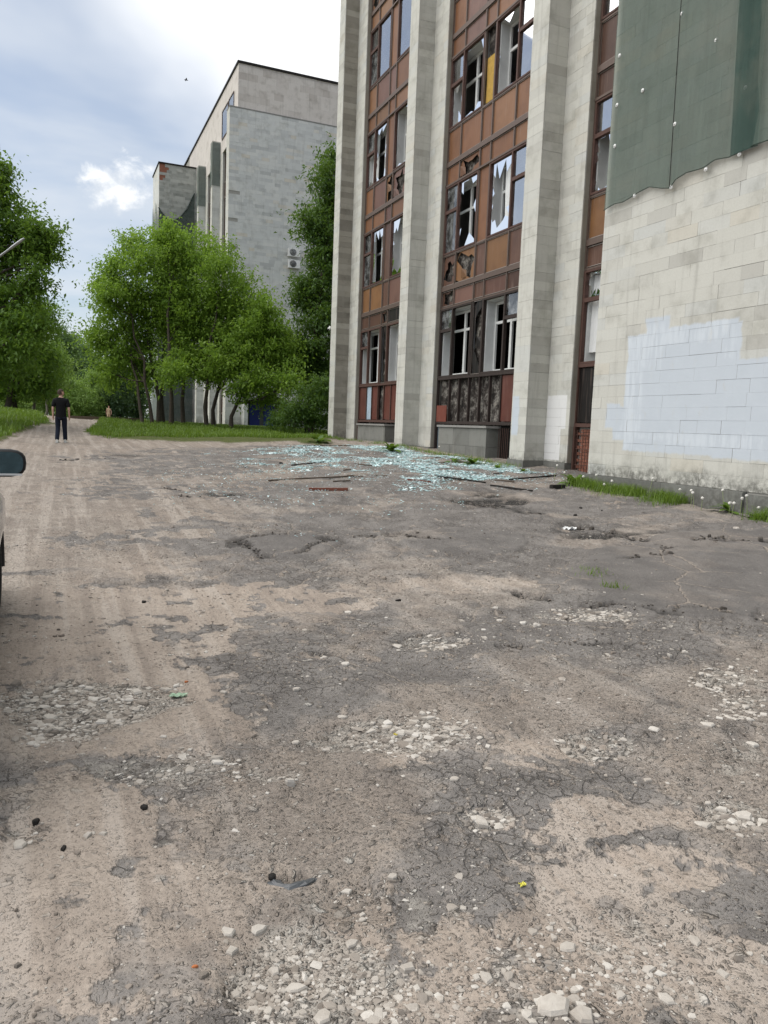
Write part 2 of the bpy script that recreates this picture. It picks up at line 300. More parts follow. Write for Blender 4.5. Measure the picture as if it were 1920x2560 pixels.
def stone(name, stops, paint=False, cool=0.0, stain=.5, grime=None):
    m, t = material(name); p = pos(t); sp = nd(t, 'ShaderNodeSeparateXYZ', Vector=p); ti = attr(t, 'tint')
    col = ramp(t, ti, stops)
    n1 = noise(t, p, 2.2, 6, .6); n2 = noise(t, p, 34, 5, .65)
    vs = nd(t, 'ShaderNodeMapping', Vector=p, Scale=(7, 7, .45)).outputs[0]; n3 = noise(t, vs, 1.0, 5, .6)
    col = mix(t, mth(t, 'MULTIPLY', n2, .42), col, (.30, .29, .25))
    col = mix(t, mth(t, 'MULTIPLY', sstep(t, n1, .46, .75), stain * .55), col, (.34, .33, .28), 'MULTIPLY')
    col = mix(t, mth(t, 'MULTIPLY', sstep(t, n3, .52, .74), stain * .6), col, (.27, .26, .23))
    pit = sstep(t, noise(t, p, 70, 3, .5), .30, .22); chips = mth(t, 'MULTIPLY', sstep(t, noise(t, p, 11, 4, .7), .30, .22), .6)
    col = mix(t, mth(t, 'MAXIMUM', mth(t, 'MULTIPLY', pit, .5), chips), col, (.16, .15, .13))
    if grime:
        z0, z1 = grime
        g = mth(t, 'MULTIPLY', sstep(t, mth(t, 'ADD', sp.outputs[2], mth(t, 'MULTIPLY', mth(t, 'SUBTRACT', noise(t, p, 2.6, 6, .7), .5), .75)), z1, z0), sstep(t, noise(t, p, 9, 5, .75), .30, .62))
        col = mix(t, mth(t, 'MULTIPLY', g, .85), col, (.085, .083, .072))
    if paint:
        pn = noise(t, p, 3.0, 5, .6); b = boxmask(t, sp, PAINT_BLUE, .028, .09); worn = mth(t, 'MULTIPLY', mth(t, 'SUBTRACT', 1.0, mth(t, 'MULTIPLY', mth(t, 'MAXIMUM', chips, pit), .9)), mth(t, 'SUBTRACT', 1.0, mth(t, 'MULTIPLY', sstep(t, noise(t, nd(t, 'ShaderNodeMapping', Vector=p, Scale=(1, 1.6, .8)).outputs[0], 2.8, 5, .65), .58, .74), .35)))
        lt = mth(t, 'MULTIPLY', boxmask(t, sp, PAINT_LIGHT, .10, .16), sstep(t, noise(t, nd(t, 'ShaderNodeMapping', Vector=p, Scale=(1, 5, .7)).outputs[0], 2.2, 4, .6), .3, .6))
        bc = mix(t, mth(t, 'MAXIMUM', mth(t, 'MULTIPLY', lt, .8), mth(t, 'MULTIPLY', pn, .5)), (.46, .505, .55), (.58, .625, .665))
        onx = sstep(t, mth(t, 'ABSOLUTE', nd(t, 'ShaderNodeSeparateXYZ', Vector=nd(t, 'ShaderNodeNewGeometry').outputs['True Normal']).outputs[0]), .4, .6)
        col = mix(t, mth(t, 'MULTIPLY', mth(t, 'MULTIPLY', mth(t, 'MULTIPLY', b, worn), onx), .95), col, bc)
        w = boxmask(t, sp, PAINT_WHITE, .02, .03)
        col = mix(t, mth(t, 'MULTIPLY', mth(t, 'MULTIPLY', mth(t, 'MULTIPLY', w, worn), onx), .93), col, (.68, .68, .67))
    bm = mth(t, 'SUBTRACT', mth(t, 'ADD', mth(t, 'MULTIPLY', n2, .5), n1), mth(t, 'MULTIPLY', mth(t, 'ADD', pit, chips), .7))
    finish(t, col, .85, bm, .25, .008, .25); return m
CREAM = [(0, (.43, .42, .38)), (.2, (.52, .515, .47)), (.42, (.575, .57, .515)), (.62, (.60, .595, .54)), (.8, (.555, .565, .535)), (1, (.585, .555, .475))]
M_STONE = stone('limestone', CREAM, True, stain=.62, grime=(CAMZ - .82, CAMZ - .45))
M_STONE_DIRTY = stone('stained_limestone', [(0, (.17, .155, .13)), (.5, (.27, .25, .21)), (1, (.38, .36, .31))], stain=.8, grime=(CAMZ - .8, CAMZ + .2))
M_STONE_COOL = stone('grey_limestone', [(0, (.50, .515, .51)), (.25, (.60, .615, .61)), (.55, (.66, .675, .66)), (.85, (.71, .715, .69)), (1, (.67, .63, .55))], stain=.55, grime=(CAMZ - .5, CAMZ + .4))
M_STONE_GG = stone('grey_green_limestone', [(0, (.20, .22, .21)), (.5, (.33, .35, .335)), (1, (.46, .475, .455))], stain=.9)
M_STONE_PINK = stone('pinkish_limestone', [(0, (.50, .45, .41)), (.4, (.66, .61, .565)), (1, (.70, .65, .605))], stain=.6)
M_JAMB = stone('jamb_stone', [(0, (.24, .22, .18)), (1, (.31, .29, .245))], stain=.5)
M_PLINTH = stone('dark_plinth_stone', [(0, (.10, .105, .10)), (1, (.17, .175, .165))], stain=.6, grime=(CAMZ - 1.2, CAMZ - .5))
M_JOINT = simple('joint_mortar', (.34, .33, .30), .95, .1)
M_CONC = simple('concrete', (.25, .245, .23), .9, .2, var=.2, scale=5)
M_BRICK = simple('red_brick', (.25, .11, .075), .9, .15, var=.35, scale=14)
M_METAL = simple('brown_metal_frame', (.115, .082, .066), .55, .4, .35, .3, 20)
M_RUST = simple('rusty_red_frame', (.085, .046, .036), .7, .3, .1, .4, 12)
M_SILV = simple('aluminium_bead', (.30, .26, .23), .45, .5, .6, .3, 20)
M_WHITE = simple('white_window_paint', (.62, .63, .61), .6, .3, var=.14, scale=7)
M_PLASTER = simple('grey_plaster', (.55, .56, .55), .9, .2, var=.18, scale=4)
M_ROOM = simple('room_plaster', (.20, .21, .22), .95, .1, var=.2, scale=2)
M_BURNT = simple('burnt_room', (.012, .011, .010), .95, .1, var=.5, scale=6)
M_INSUL = simple('yellow_insulation', (.42, .27, .07), .95, .1, var=.4, scale=8)
M_CHAR = simple('charred_wood', (.018, .016, .014), .8, .25, var=.6, scale=25, bstr=.5)
M_LATH = simple('weathered_lath', (.10, .075, .055), .85, .2, var=.5, scale=20, bstr=.4)
M_REDWOOD = simple('red_painted_wood', (.16, .055, .035), .8, .25, var=.4, scale=16)
def panel_material():
    m, t = material('coloured_panel'); p = pos(t); c = nd(t, 'ShaderNodeObjectInfo').outputs['Color']; n = noise(t, p, 1.8, 6, .6)
    vs = nd(t, 'ShaderNodeMapping', Vector=p, Scale=(14, 14, .8)).outputs[0]; n2 = noise(t, vs, 1.0, 5, .65)
    col = mix(t, mth(t, 'MULTIPLY', sstep(t, n, .35, .8), .6), c, (.55, .5, .5), 'MULTIPLY')
    col = mix(t, mth(t, 'MULTIPLY', sstep(t, n2, .5, .85), .38), col, (.33, .24, .20))
    finish(t, col, mth(t, 'ADD', mth(t, 'MULTIPLY', n2, .3), .3), n, .05, .01, .25); return m
M_PANEL = panel_material()
def soot_material():
    m, t = material('sooty_wall'); p = pos(t); n = noise(t, p, 3.2, 7, .7); n2 = noise(t, p, 15, 5, .6)
    col = ramp(t, mth(t, 'ADD', mth(t, 'MULTIPLY', n, .75), mth(t, 'MULTIPLY', n2, .25)), [(.40, (.012, .011, .010)), (.49, (.042, .035, .030)), (.56, (.15, .14, .125)), (.66, (.34, .31, .26))])
    finish(t, col, .9, n2, .5, .02, .2); return m
M_SOOT = soot_material()
def glass_material(name, ior=1.75, tint=(.93, .96, .96), dirt=.06, floor=0.0):
    m, t = material(name); p = pos(t)
    f = mth(t, 'MAXIMUM', nd(t, 'ShaderNodeFresnel', IOR=ior).outputs[0], floor)
    gl = nd(t, 'ShaderNodeBsdfGlossy', Color=(.95, .97, 1.0), Roughness=.03); tr = nd(t, 'ShaderNodeBsdfTransparent', Color=tint)
    df = nd(t, 'ShaderNodeBsdfDiffuse', Color=(.5, .52, .52))
    d = mth(t, 'MULTIPLY', sstep(t, noise(t, p, 2.5, 6, .65), .35, .85), dirt * 4)
    a = nd(t, 'ShaderNodeMixShader', i0=d, i1=tr.outputs[0], i2=df.outputs[0]); b = nd(t, 'ShaderNodeMixShader', i0=f, i1=a.outputs[0], i2=gl.outputs[0])
    nd(t, 'ShaderNodeOutputMaterial', Surface=b.outputs[0]); return m
M_GLASS = glass_material('window_glass', 2.6, floor=.5)
M_GLASS2 = glass_material('dusty_window_glass', 1.6, dirt=.16, floor=.16)
def leaf_material(name, a, b, trans=.38):
    m, t = material(name); ti = attr(t, 'tint'); col = mix(t, ti, a, b)
    p = nd(t, 'ShaderNodeBsdfPrincipled', Base_Color=col, Roughness=.48); p.inputs['Specular IOR Level'].default_value = .35
    tr = nd(t, 'ShaderNodeBsdfTranslucent', Color=mix(t, .5, col, (.30, .42, .05), 'ADD') if False else mix(t, .55, col, (.22, .34, .03)))
    mx = nd(t, 'ShaderNodeMixShader', i0=trans, i1=p.outputs[0], i2=tr.outputs[0]); nd(t, 'ShaderNodeOutputMaterial', Surface=mx.outputs[0]); return m
M_LEAF = leaf_material('rowan_leaf', (.135, .250, .032), (.290, .440, .064), .52)
M_LEAF_D = leaf_material('maple_leaf', (.036, .088, .018), (.095, .180, .032), .36)
M_LEAF_L = leaf_material('lime_leaf', (.062, .138, .018), (.150, .260, .038), .42)
M_LEAF_Y = leaf_material('young_leaf', (.17, .28, .07), (.31, .44, .13), .45)
M_LEAF_F = leaf_material('distant_leaf', (.08, .15, .06), (.16, .25, .11))
M_LEAF_C = leaf_material('spruce_needles', (.030, .072, .032), (.070, .125, .055), .25)
M_GRASS = leaf_material('grass_blade', (.080, .150, .016), (.185, .280, .040), .35)
M_BARK = simple('bark', (.075, .062, .050), .95, .15, var=.45, scale=14, bstr=.7)
M_BARK_L = simple('grey_bark', (.17, .155, .13), .95, .15, var=.35, scale=12, bstr=.6)
# ------------------------------------------------------------------ ground
def ground_material():
    m, t = material('broken_yard_surface'); p = pos(t)
    A, S_, G, K, L, NB_, NM, WR, DU, BK, FI = (attr(t, k) for k in ('asph', 'smooth', 'grav', 'soot_lipshade', 'lawn', 'nb', 'nm', 'wear', 'dust', 'brk', 'fine'))
    n_fine = noise(t, p, 42, 5, .7); n_mic = noise(t, p, 170, 2, .6)
    nc = nd(t, 'ShaderNodeTexNoise', Vector=p, Scale=9, Detail=3, Roughness=.6)
    pd = nd(t, 'ShaderNodeVectorMath', {'operation': 'ADD'}, i0=p, i1=nd(t, 'ShaderNodeVectorMath', {'operation': 'SCALE'}, i0=nc.outputs['Color'], Scale=.11).outputs[0]).outputs[0]
    def pebbles(scale, thr, seed):
        v = nd(t, 'ShaderNodeTexVoronoi', {'feature': 'F1'}, Vector=nd(t, 'ShaderNodeVectorMath', {'operation': 'ADD'}, i0=pd, i1=(seed, seed * .7, 0)).outputs[0], Scale=scale, Randomness=1.0)
        c = nd(t, 'ShaderNodeSeparateColor', Color=v.outputs['Color'])
        return sstep(t, v.outputs['Distance'], .48, .22), mth(t, 'GREATER_THAN', c.outputs[0], thr), c.outputs[1]
    d1, o1, r1 = pebbles(16, mth(t, 'SUBTRACT', .92, mth(t, 'MULTIPLY', G, .5)), 0)
    d2, o2, r2 = pebbles(40, mth(t, 'SUBTRACT', .70, mth(t, 'MULTIPLY', G, .45)), 3.3)
    d3, o3, r3 = pebbles(100, mth(t, 'SUBTRACT', .45, mth(t, 'MULTIPLY', G, .25)), 7.1)
    dirt = mix(t, sstep(t, NM, .3, .7), (.285, .243, .205), (.405, .353, .300)); dirt = mix(t, mth(t, 'MULTIPLY', sstep(t, NB_, .38, .62), .6), dirt, (.365, .305, .250))
    dirt = mix(t, mth(t, 'MULTIPLY', sstep(t, n_fine, .62, .36), .55), dirt, (.13, .112, .097))
    dirt = mix(t, mth(t, 'MULTIPLY', FI, .45), dirt, (.40, .335, .278))
    trk = noise(t, nd(t, 'ShaderNodeMapping', Vector=p, Rotation=(0, 0, RAD(6)), Scale=(5.5, .22, 1)).outputs[0], 1.0, 4, .6)
    dirt = mix(t, mth(t, 'MULTIPLY', sstep(t, trk, .50, .62), .6), dirt, (.42, .37, .32)); dirt = mix(t, mth(t, 'MULTIPLY', sstep(t, trk, .47, .36), .5), dirt, (.215, .18, .152))
    asp = mix(t, sstep(t, NM, .3, .7), (.122, .115, .109), (.195, .184, .173)); asp = mix(t, mth(t, 'MULTIPLY', sstep(t, n_fine, .45, .68), .7), asp, (.235, .222, .21)); asp = mix(t, mth(t, 'MULTIPLY', S_, .6), asp, (.088, .086, .085))
    e1 = nd(t, 'ShaderNodeTexVoronoi', {'feature': 'DISTANCE_TO_EDGE'}, Vector=pd, Scale=8.5).outputs['Distance']; e2 = nd(t, 'ShaderNodeTexVoronoi', {'feature': 'DISTANCE_TO_EDGE'}, Vector=pd, Scale=1.0).outputs['Distance']
    ck1 = mth(t, 'MULTIPLY', mth(t, 'MULTIPLY', sstep(t, e1, .05, .008), mth(t, 'MULTIPLY', sstep(t, WR, .42, .60), sstep(t, n_fine, .35, .6))), mth(t, 'SUBTRACT', 1.0, S_))
    ck2 = mth(t, 'MULTIPLY', sstep(t, e2, .016, .003), sstep(t, DU, .42, .5))
    ck = mth(t, 'MAXIMUM', ck1, ck2)
    asp = mix(t, mth(t, 'MULTIPLY', ck1, .36), asp, (.075, .068, .060)); asp = mix(t, mth(t, 'MULTIPLY', ck2, .7), asp, (.32, .275, .23))
    am = sstep(t, mth(t, 'ADD', A, mth(t, 'MULTIPLY', mth(t, 'SUBTRACT', BK, .5), 2.6)), .40, .62)
    am = mth(t, 'MAXIMUM', am, sstep(t, S_, .3, .6))
    am = mth(t, 'MULTIPLY', am, mth(t, 'SUBTRACT', 1.0, mth(t, 'MULTIPLY', mth(t, 'MULTIPLY', sstep(t, mth(t, 'ADD', DU, mth(t, 'MULTIPLY', n_fine, .12)), .55, .72), .7), mth(t, 'SUBTRACT', 1.0, mth(t, 'MULTIPLY', S_, .6)))))
    col = mix(t, mth(t, 'MULTIPLY', am, .86), dirt, asp)
    col = mix(t, mth(t, 'MULTIPLY', K, sstep(t, BK, .28, .52)), col, (.032, .030, .028))
    gm = sstep(t, mth(t, 'ADD', G, mth(t, 'MULTIPLY', mth(t, 'SUBTRACT', BK, .5), 2.2)), .5, 1.05)
    col = mix(t, mth(t, 'MULTIPLY', gm, .62), col, mix(t, n_fine, (.25, .23, .2), (.50, .47, .415)))
    def stones(col, d, o, r, w):
        sc = ramp(t, r, [(0, (.10, .09, .08)), (.3, (.22, .19, .16)), (.6, (.36, .33, .29)), (.8, (.47, .44, .39)), (1, (.58, .56, .51))])
        sc = mix(t, mth(t, 'MULTIPLY', mth(t, 'SUBTRACT', 1.0, G), .3), sc, (.25, .215, .18)); return mix(t, mth(t, 'MULTIPLY', mth(t, 'MULTIPLY', o, d), w), col, sc)
    wl = mth(t, 'MULTIPLY', mth(t, 'SUBTRACT', 1.0, mth(t, 'MULTIPLY', S_, .75)), mth(t, 'SUBTRACT', 1.0, mth(t, 'MULTIPLY', FI, mth(t, 'SUBTRACT', .62, mth(t, 'MULTIPLY', G, .6)))))
    col = stones(col, d3, o3, r3, mth(t, 'MULTIPLY', wl, .85)); col = stones(col, d2, o2, r2, mth(t, 'MULTIPLY', wl, .85)); col = stones(col, d1, o1, r1, mth(t, 'MULTIPLY', wl, .9))
    grass = mix(t, NM, (.055, .085, .020), (.12, .125, .04)); col = mix(t, L, col, grass)
    h = mth(t, 'MULTIPLY', mth(t, 'ADD', mth(t, 'MULTIPLY', n_fine, .55), mth(t, 'MULTIPLY', n_mic, .22)), mth(t, 'SUBTRACT', 1.0, mth(t, 'MULTIPLY', FI, .45)))
    for d, o, w in ((d1, o1, 1.0), (d2, o2, .7), (d3, o3, .4)): h = mth(t, 'ADD', h, mth(t, 'MULTIPLY', mth(t, 'MULTIPLY', d, o), mth(t, 'MULTIPLY', wl, w)))
    h = mth(t, 'SUBTRACT', h, mth(t, 'MULTIPLY', mth(t, 'MULTIPLY', ck, am), .6)); h = mth(t, 'ADD', h, mth(t, 'MULTIPLY', am, .4))
    finish(t, col, .92, h, 1.0, .026, .18); return m
M_GROUND = ground_material()
def build_ground():
    az0 = math.atan2(-b_[0], -b_[1])
    a_in = np.linspace(-RAD(33), RAD(33), 600); a_out = np.linspace(RAD(33), 2 * math.pi - RAD(33), 90)[1:-1]
    ang = np.concatenate([a_in, a_out]) + az0; na = len(ang)
    rad = np.concatenate([np.geomspace(1.2, 45, 560), np.geomspace(45, 2500, 60)[1:]]); nr = len(rad)
    Rr, Aa = np.meshgrid(rad, ang, indexing='ij'); x = Rr * np.sin(Aa); y = Rr * np.cos(Aa)
    z, a, s, g, k, l = Hd(x.ravel(), y.ravel(), True); X_, Y_ = x.ravel(), y.ravel()
    V = np.stack([x.ravel(), y.ravel(), z], 1); V = np.vstack([V, [[0, 0, gz(0, 0)]]]); ext = lambda q: np.append(q, q[-1])
    i = np.arange(nr - 1)[:, None] * na; j = np.arange(na)[None]; j2 = (np.arange(na) + 1) % na
    Q = np.stack([(i + j), (i + j2[None]), (i + na + j2[None]), (i + na + j)], -1).reshape(-1, 4)
    c = len(V) - 1; T = np.stack([np.full(na, c), j2, np.arange(na), np.full(na, c)], 1)
    Q = Q[:, ::-1]
    me = np_mesh('ground', V, Q, M_GROUND, True, attrs={'asph': ext(a), 'smooth': ext(s), 'grav': ext(g), 'soot_lipshade': ext(k), 'lawn': ext(l), 'fine': ext(bmask(DIRT, X_, Y_, .4, 5, (-.2, .4))), 'nb': ext(fbm(X_ * .55, Y_ * .55, 4, 101)), 'nm': ext(fbm(X_ * 4.5, Y_ * 4.5, 5, 111, .62)), 'wear': ext(fbm(X_ * 1.3, Y_ * 1.3, 4, 121)), 'dust': ext(fbm(X_ * 1.1, Y_ * 1.1, 6, 131, .6)), 'brk': ext(fbm(X_ * 5.5, Y_ * 5.5, 6, 141, .68))})
    bm = bmesh.new(); bm.from_mesh(me); bm.verts.ensure_lookup_table()
    bm.faces.new([bm.verts[q] for q in range(na)][::-1]); bm.to_mesh(me); bm.free()
    return link(bpy.data.objects.new('ground', me))
GROUND = tag(build_ground(), kind='structure')
# ------------------------------------------------------------------ stone cladding
rnd = random.Random(11)
COURSE = .228
def slab_rows(u0, u1, z0, z1, wmin=.34, wmax=.78, course=COURSE):
    """rectangles (u0,u1,z0,z1) of a coursed stone facing"""
    R = []; z = z0; k = 0
    while z < z1 - .02:
        zt = min(z + course, z1)
        if zt > z1 - .08: zt = z1
        u = u0; first = True
        while u < u1 - .01:
            w_ = rnd.uniform(wmin, wmax)
            if first and u1 - u0 > wmax: w_ = rnd.uniform(wmin * .7, wmax); first = False
            e = u + w_
            if e > u1 - wmin * .6: e = u1
            R.append((u, e, z, zt)); u = e
        z = zt; k += 1
    return R
GAP = .0022
def slab_box(mb, axis, face, rect, thick=.03):
    u0, u1, z0, z1 = rect; pr = rnd.uniform(-.001, .0035); g1, g2, g3, g4 = (rnd.choice((.0005, .0005, .0007, .001, .0032)) for _ in range(4)); u0 += g1; u1 -= g2; z0 += g3; z1 -= g4
    if axis == '-x': mb.box(face - pr, face + thick, u0, u1, z0, z1)
    elif axis == '+x': mb.box(face - thick, face + pr, u0, u1, z0, z1)
    elif axis == '-y': mb.box(u0, u1, face - pr, face + thick, z0, z1)
    else: mb.box(u0, u1, face - thick, face + pr, z0, z1)
def tintv(lo=0, hi=1): return min(hi, max(lo, rnd.gauss((lo + hi) / 2, (hi - lo) * .26)))
def clad(parent, axis, face, u0, u1, z0, z1, mat, single=0, lo=.05, hi=.98, wmin=.34, wmax=.78, skip=None, course=COURSE, umax=None):
    """stone facing: the lowest `single` slabs as pieces of their own, the rest joined"""
    mb = MB(); n = 0
    for r in slab_rows(u0, u1, z0, z1, wmin, wmax, course):
        if skip and skip(r): continue
        t = tintv(lo, hi)
        if n < single and (umax is None or r[0] >= umax):
            one = MB(); one.cur = t; slab_box(one, axis, face, r); one.build('slab', mat, parent); n += 1
        else: mb.cur = t; slab_box(mb, axis, face, r)
    if mb.v: tag(mb.build('stone_facing', mat, parent), kind='stuff')
def sheet(fn, us, vs):
    V = np.array([[fn(u, v) for v in vs] for u in us]).reshape(-1, 3); n = len(vs)
    Q = [(i * n + j, i * n + j + 1, (i + 1) * n + j + 1, (i + 1) * n + j) for i in range(len(us) - 1) for j in range(n - 1)]; return V, Q
M_CURT = simple('white_curtain', (.66, .67, .66), .9, .1, var=.12, scale=6)
# ------------------------------------------------------------------ main building
Z = lambda z: z + CAMZ
OB = empty('office_building', (11, 16, Z(-.8))); bpy.context.view_layer.update()
tag(OB, 'tall pale stone office block with burnt-out brown window bays and projecting pilasters', 'building')
def child(o): o.matrix_parent_inverse = Matrix.Translation((-11, -16, -Z(-.8))); return o
class Root:      # parts are written in world coordinates; the wrapper keeps them in place under the empty
    pass
def part(mb, name, mat, parent=None):
    o = mb.build(name, mat, OB)
    o.matrix_parent_inverse = Matrix.Translation((-11, -16, -Z(-.8))); return o
ZTOP, ZATT = Z(21.2), Z(24.2)
FINS = [16.04, 23.78, 31.2]
# projecting blank block on the right
blk = part(MB().box(XR + .022, 26, -3, 13.24 - .022, Z(-2), Z(22)), 'blank_wall', M_JOINT)
clad(blk, '-x', XR, 8.0, 13.24, Z(-.815), Z(4.9), M_STONE, 232, .1, .98, .36, .95)
clad(blk, '-x', XR, -3, 8.0, Z(-.815), Z(4.9), M_STONE, 0, .1, .98, .36, .95)
clad(blk, '-x', XR, -3, 13.24, Z(4.9), Z(22), M_STONE, 0, .1, .98, .36, .95)
clad(blk, '+y', 13.24, XR + .033, XA + .8, Z(-.815), Z(22), M_STONE)
pl = MB()
ys = [-3, 2.2, 5.6, 8.05, 9.15, 11.0, 13.32]
for i, (a, b) in enumerate(zip(ys, ys[1:])):
    o = MB(); o.cur = rnd.random(); dz = -.0 if i != 3 else -.03
    o.box(XR - .085 + (.05 if i == 3 else rnd.uniform(-.006, .006)), XR + .3, a + .004, b - .004, Z(-2), Z(-.823) + dz); part(o, 'plinth_slab', M_PLINTH)
def pilaster(L, base, single, dirty):
    BC, AL, E = L + 1.0, L + 1.68, L + 2.68
    c = MB(); c.box(XA + .022, XW + .6, BC + .022, AL - .022, Z(-2), ZTOP); c.box(XC + .022, XW + .6, L + .022, BC + .022, Z(-2), ZTOP); c.box(XC + .022, XW + .6, AL - .022, E - .022, Z(-2), ZTOP)
    p = part(c, 'pilaster', M_JOINT)
    zb = Z(base)
    clad(p, '-x', XA, BC, AL, zb, ZTOP, M_STONE, single, .15, .95, .68, .9)
    clad(p, '-y', BC, XA + .033, XC - .002, zb, ZTOP, M_STONE_DIRTY if dirty else M_STONE, single, 0 if dirty else 0, .95 if dirty else .45, .5, .7)  # unstained side faces take darker tints: their shade is put into the colour
    clad(p, '-x', XC, L, BC - .002, zb, ZTOP, M_STONE, single, .15, .95, .4, .62)
    clad(p, '-y', L, XC + .033, XW + .12, zb, ZTOP, M_JAMB, 0, 0, 1, .4, .6, course=.912)
    clad(p, '+y', AL, XA + .033, XC - .002, zb, ZTOP, M_STONE, 0); clad(p, '-x', XC, AL + .002, E, zb, ZTOP, M_STONE, 0); clad(p, '+y', E, XC + .033, XW + .12, zb, ZTOP, M_JAMB, 0, course=.912)
    b = MB(); b.box(XA - .06, XC + .5, BC - .06, AL + .06, Z(-2), zb - .006); b.box(XC - .05, XW + .5, L + .01, BC - .064, Z(-2), zb - .006); b.box(XC - .05, XW + .5, AL + .064, E, Z(-2), zb - .006)
    part(b, 'pilaster_plinth', M_PLINTH)
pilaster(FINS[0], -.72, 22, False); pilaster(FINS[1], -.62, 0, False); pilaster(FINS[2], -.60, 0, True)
body = MB(); body.box(18.2, 26, 13.24, 33.85, Z(-2), Z(22)); body.box(XW + .6, 18.2, 33.3, 33.85, Z(-2), Z(22))
for L in FINS: body.box(XW + .6, 18.2, L + 1.1, L + 1.5, Z(-2), Z(21))
part(body, 'building_core', M_CONC)
part(MB().box(11.62, 26.1, 13.25, 33.88, ZTOP + .005, ZATT), 'attic_wall', M_STONE_PINK); part(MB().box(11.5, 26.2, -3.1, 33.95, ZATT + .002, ZATT + .18), 'roof', M_CONC)
part(MB().box(XR + .1, 26, -2.9, 13.2, Z(22) + .003, ZATT), 'attic_wall', M_STONE_PINK)
rooms = MB()
for k in range(1, 5): rooms.box(XW + .52, 18.2, 13.3, 33.3, Z(.62 + 4 * k), Z(.82 + 4 * k))
rooms.box(XW + .52, 18.2, 13.3, 33.3, Z(20.6), Z(20.9)); rooms.box(18.15, 18.19, 13.3, 33.3, Z(4.7), Z(20.7)); part(rooms, 'interior', M_ROOM)
burn = MB(); burn.box(18.12, 18.14, 13.3, 33.3, Z(-1), Z(4.6)); burn.box(XW + .55, 18.1, 13.3, 33.3, Z(-1.0), Z(.55)); burn.box(XW + .55, 18.1, 13.3, 33.3, Z(4.55), Z(4.61))
for L in FINS: burn.box(XW + .62, 18.1, L + 1.08, L + 1.09, Z(.6), Z(4.5)); burn.box(XW + .62, 18.1, L + 1.52, L + 1.53, Z(.6), Z(4.5))
part(burn, 'burnt_interior', M_BURNT)
M_BURNTF = simple('scorched_frame', (.040, .030, .026), .75, .25, .1, .5, 14)
# panel colours
OR = [(.225, .102, .044), (.21, .098, .044), (.24, .118, .054), (.20, .09, .040)]; MV = [(.160, .080, .058), (.175, .092, .068), (.150, .074, .052)]; BR = [(.115, .060, .040), (.095, .050, .034)]; RD = [(.125, .042, .032), (.11, .040, .030)]; BLK = [(.012, .010, .009)]; YB = [(.225, .112, .045), (.205, .102, .042)]
def shards(y0, y1, z0, z1, sev, seed, n=22):
    """jagged remains of a pane clinging to its frame"""
    q = random.Random(seed); per = []
    w_, h_ = y1 - y0, z1 - z0; P = 2 * (w_ + h_)
    for i in range(n):
        d = (i + q.uniform(-.3, .3)) / n * P % P
        if d < w_: per.append((y0 + d, z0))
        elif d < w_ + h_: per.append((y1, z0 + d - w_))
        elif d < 2 * w_ + h_: per.append((y1 - (d - w_ - h_), z1))
        else: per.append((y0, z1 - (d - 2 * w_ - h_)))
    per = sorted(per, key=lambda p: math.atan2((p[1] - (z0 + z1) / 2) / h_, (p[0] - (y0 + y1) / 2) / w_)); V, Fc = [], []
    cy, cz = (y0 + y1) / 2 + q.uniform(-.1, .1) * w_, (z0 + z1) / 2 + q.uniform(-.1, .1) * h_
    dep = []
    for i in range(n): dep.append(q.choice([.01, .03, .06]) if q.random() < sev else q.uniform(.25, .75) * (1.15 - sev))
    for i, (a, b) in enumerate(per): V += [(0, a, b), (0, a + (cy - a) * dep[i], b + (cz - b) * dep[i])]
    for i in range(n): j = (i + 1) % n; Fc.append((2 * i, 2 * j, 2 * j + 1, 2 * i + 1))
    return V, Fc
PMAP = {'o': OR, 'm': MV, 'b': BR, 'r': RD, 'k': BLK, 'y': YB}
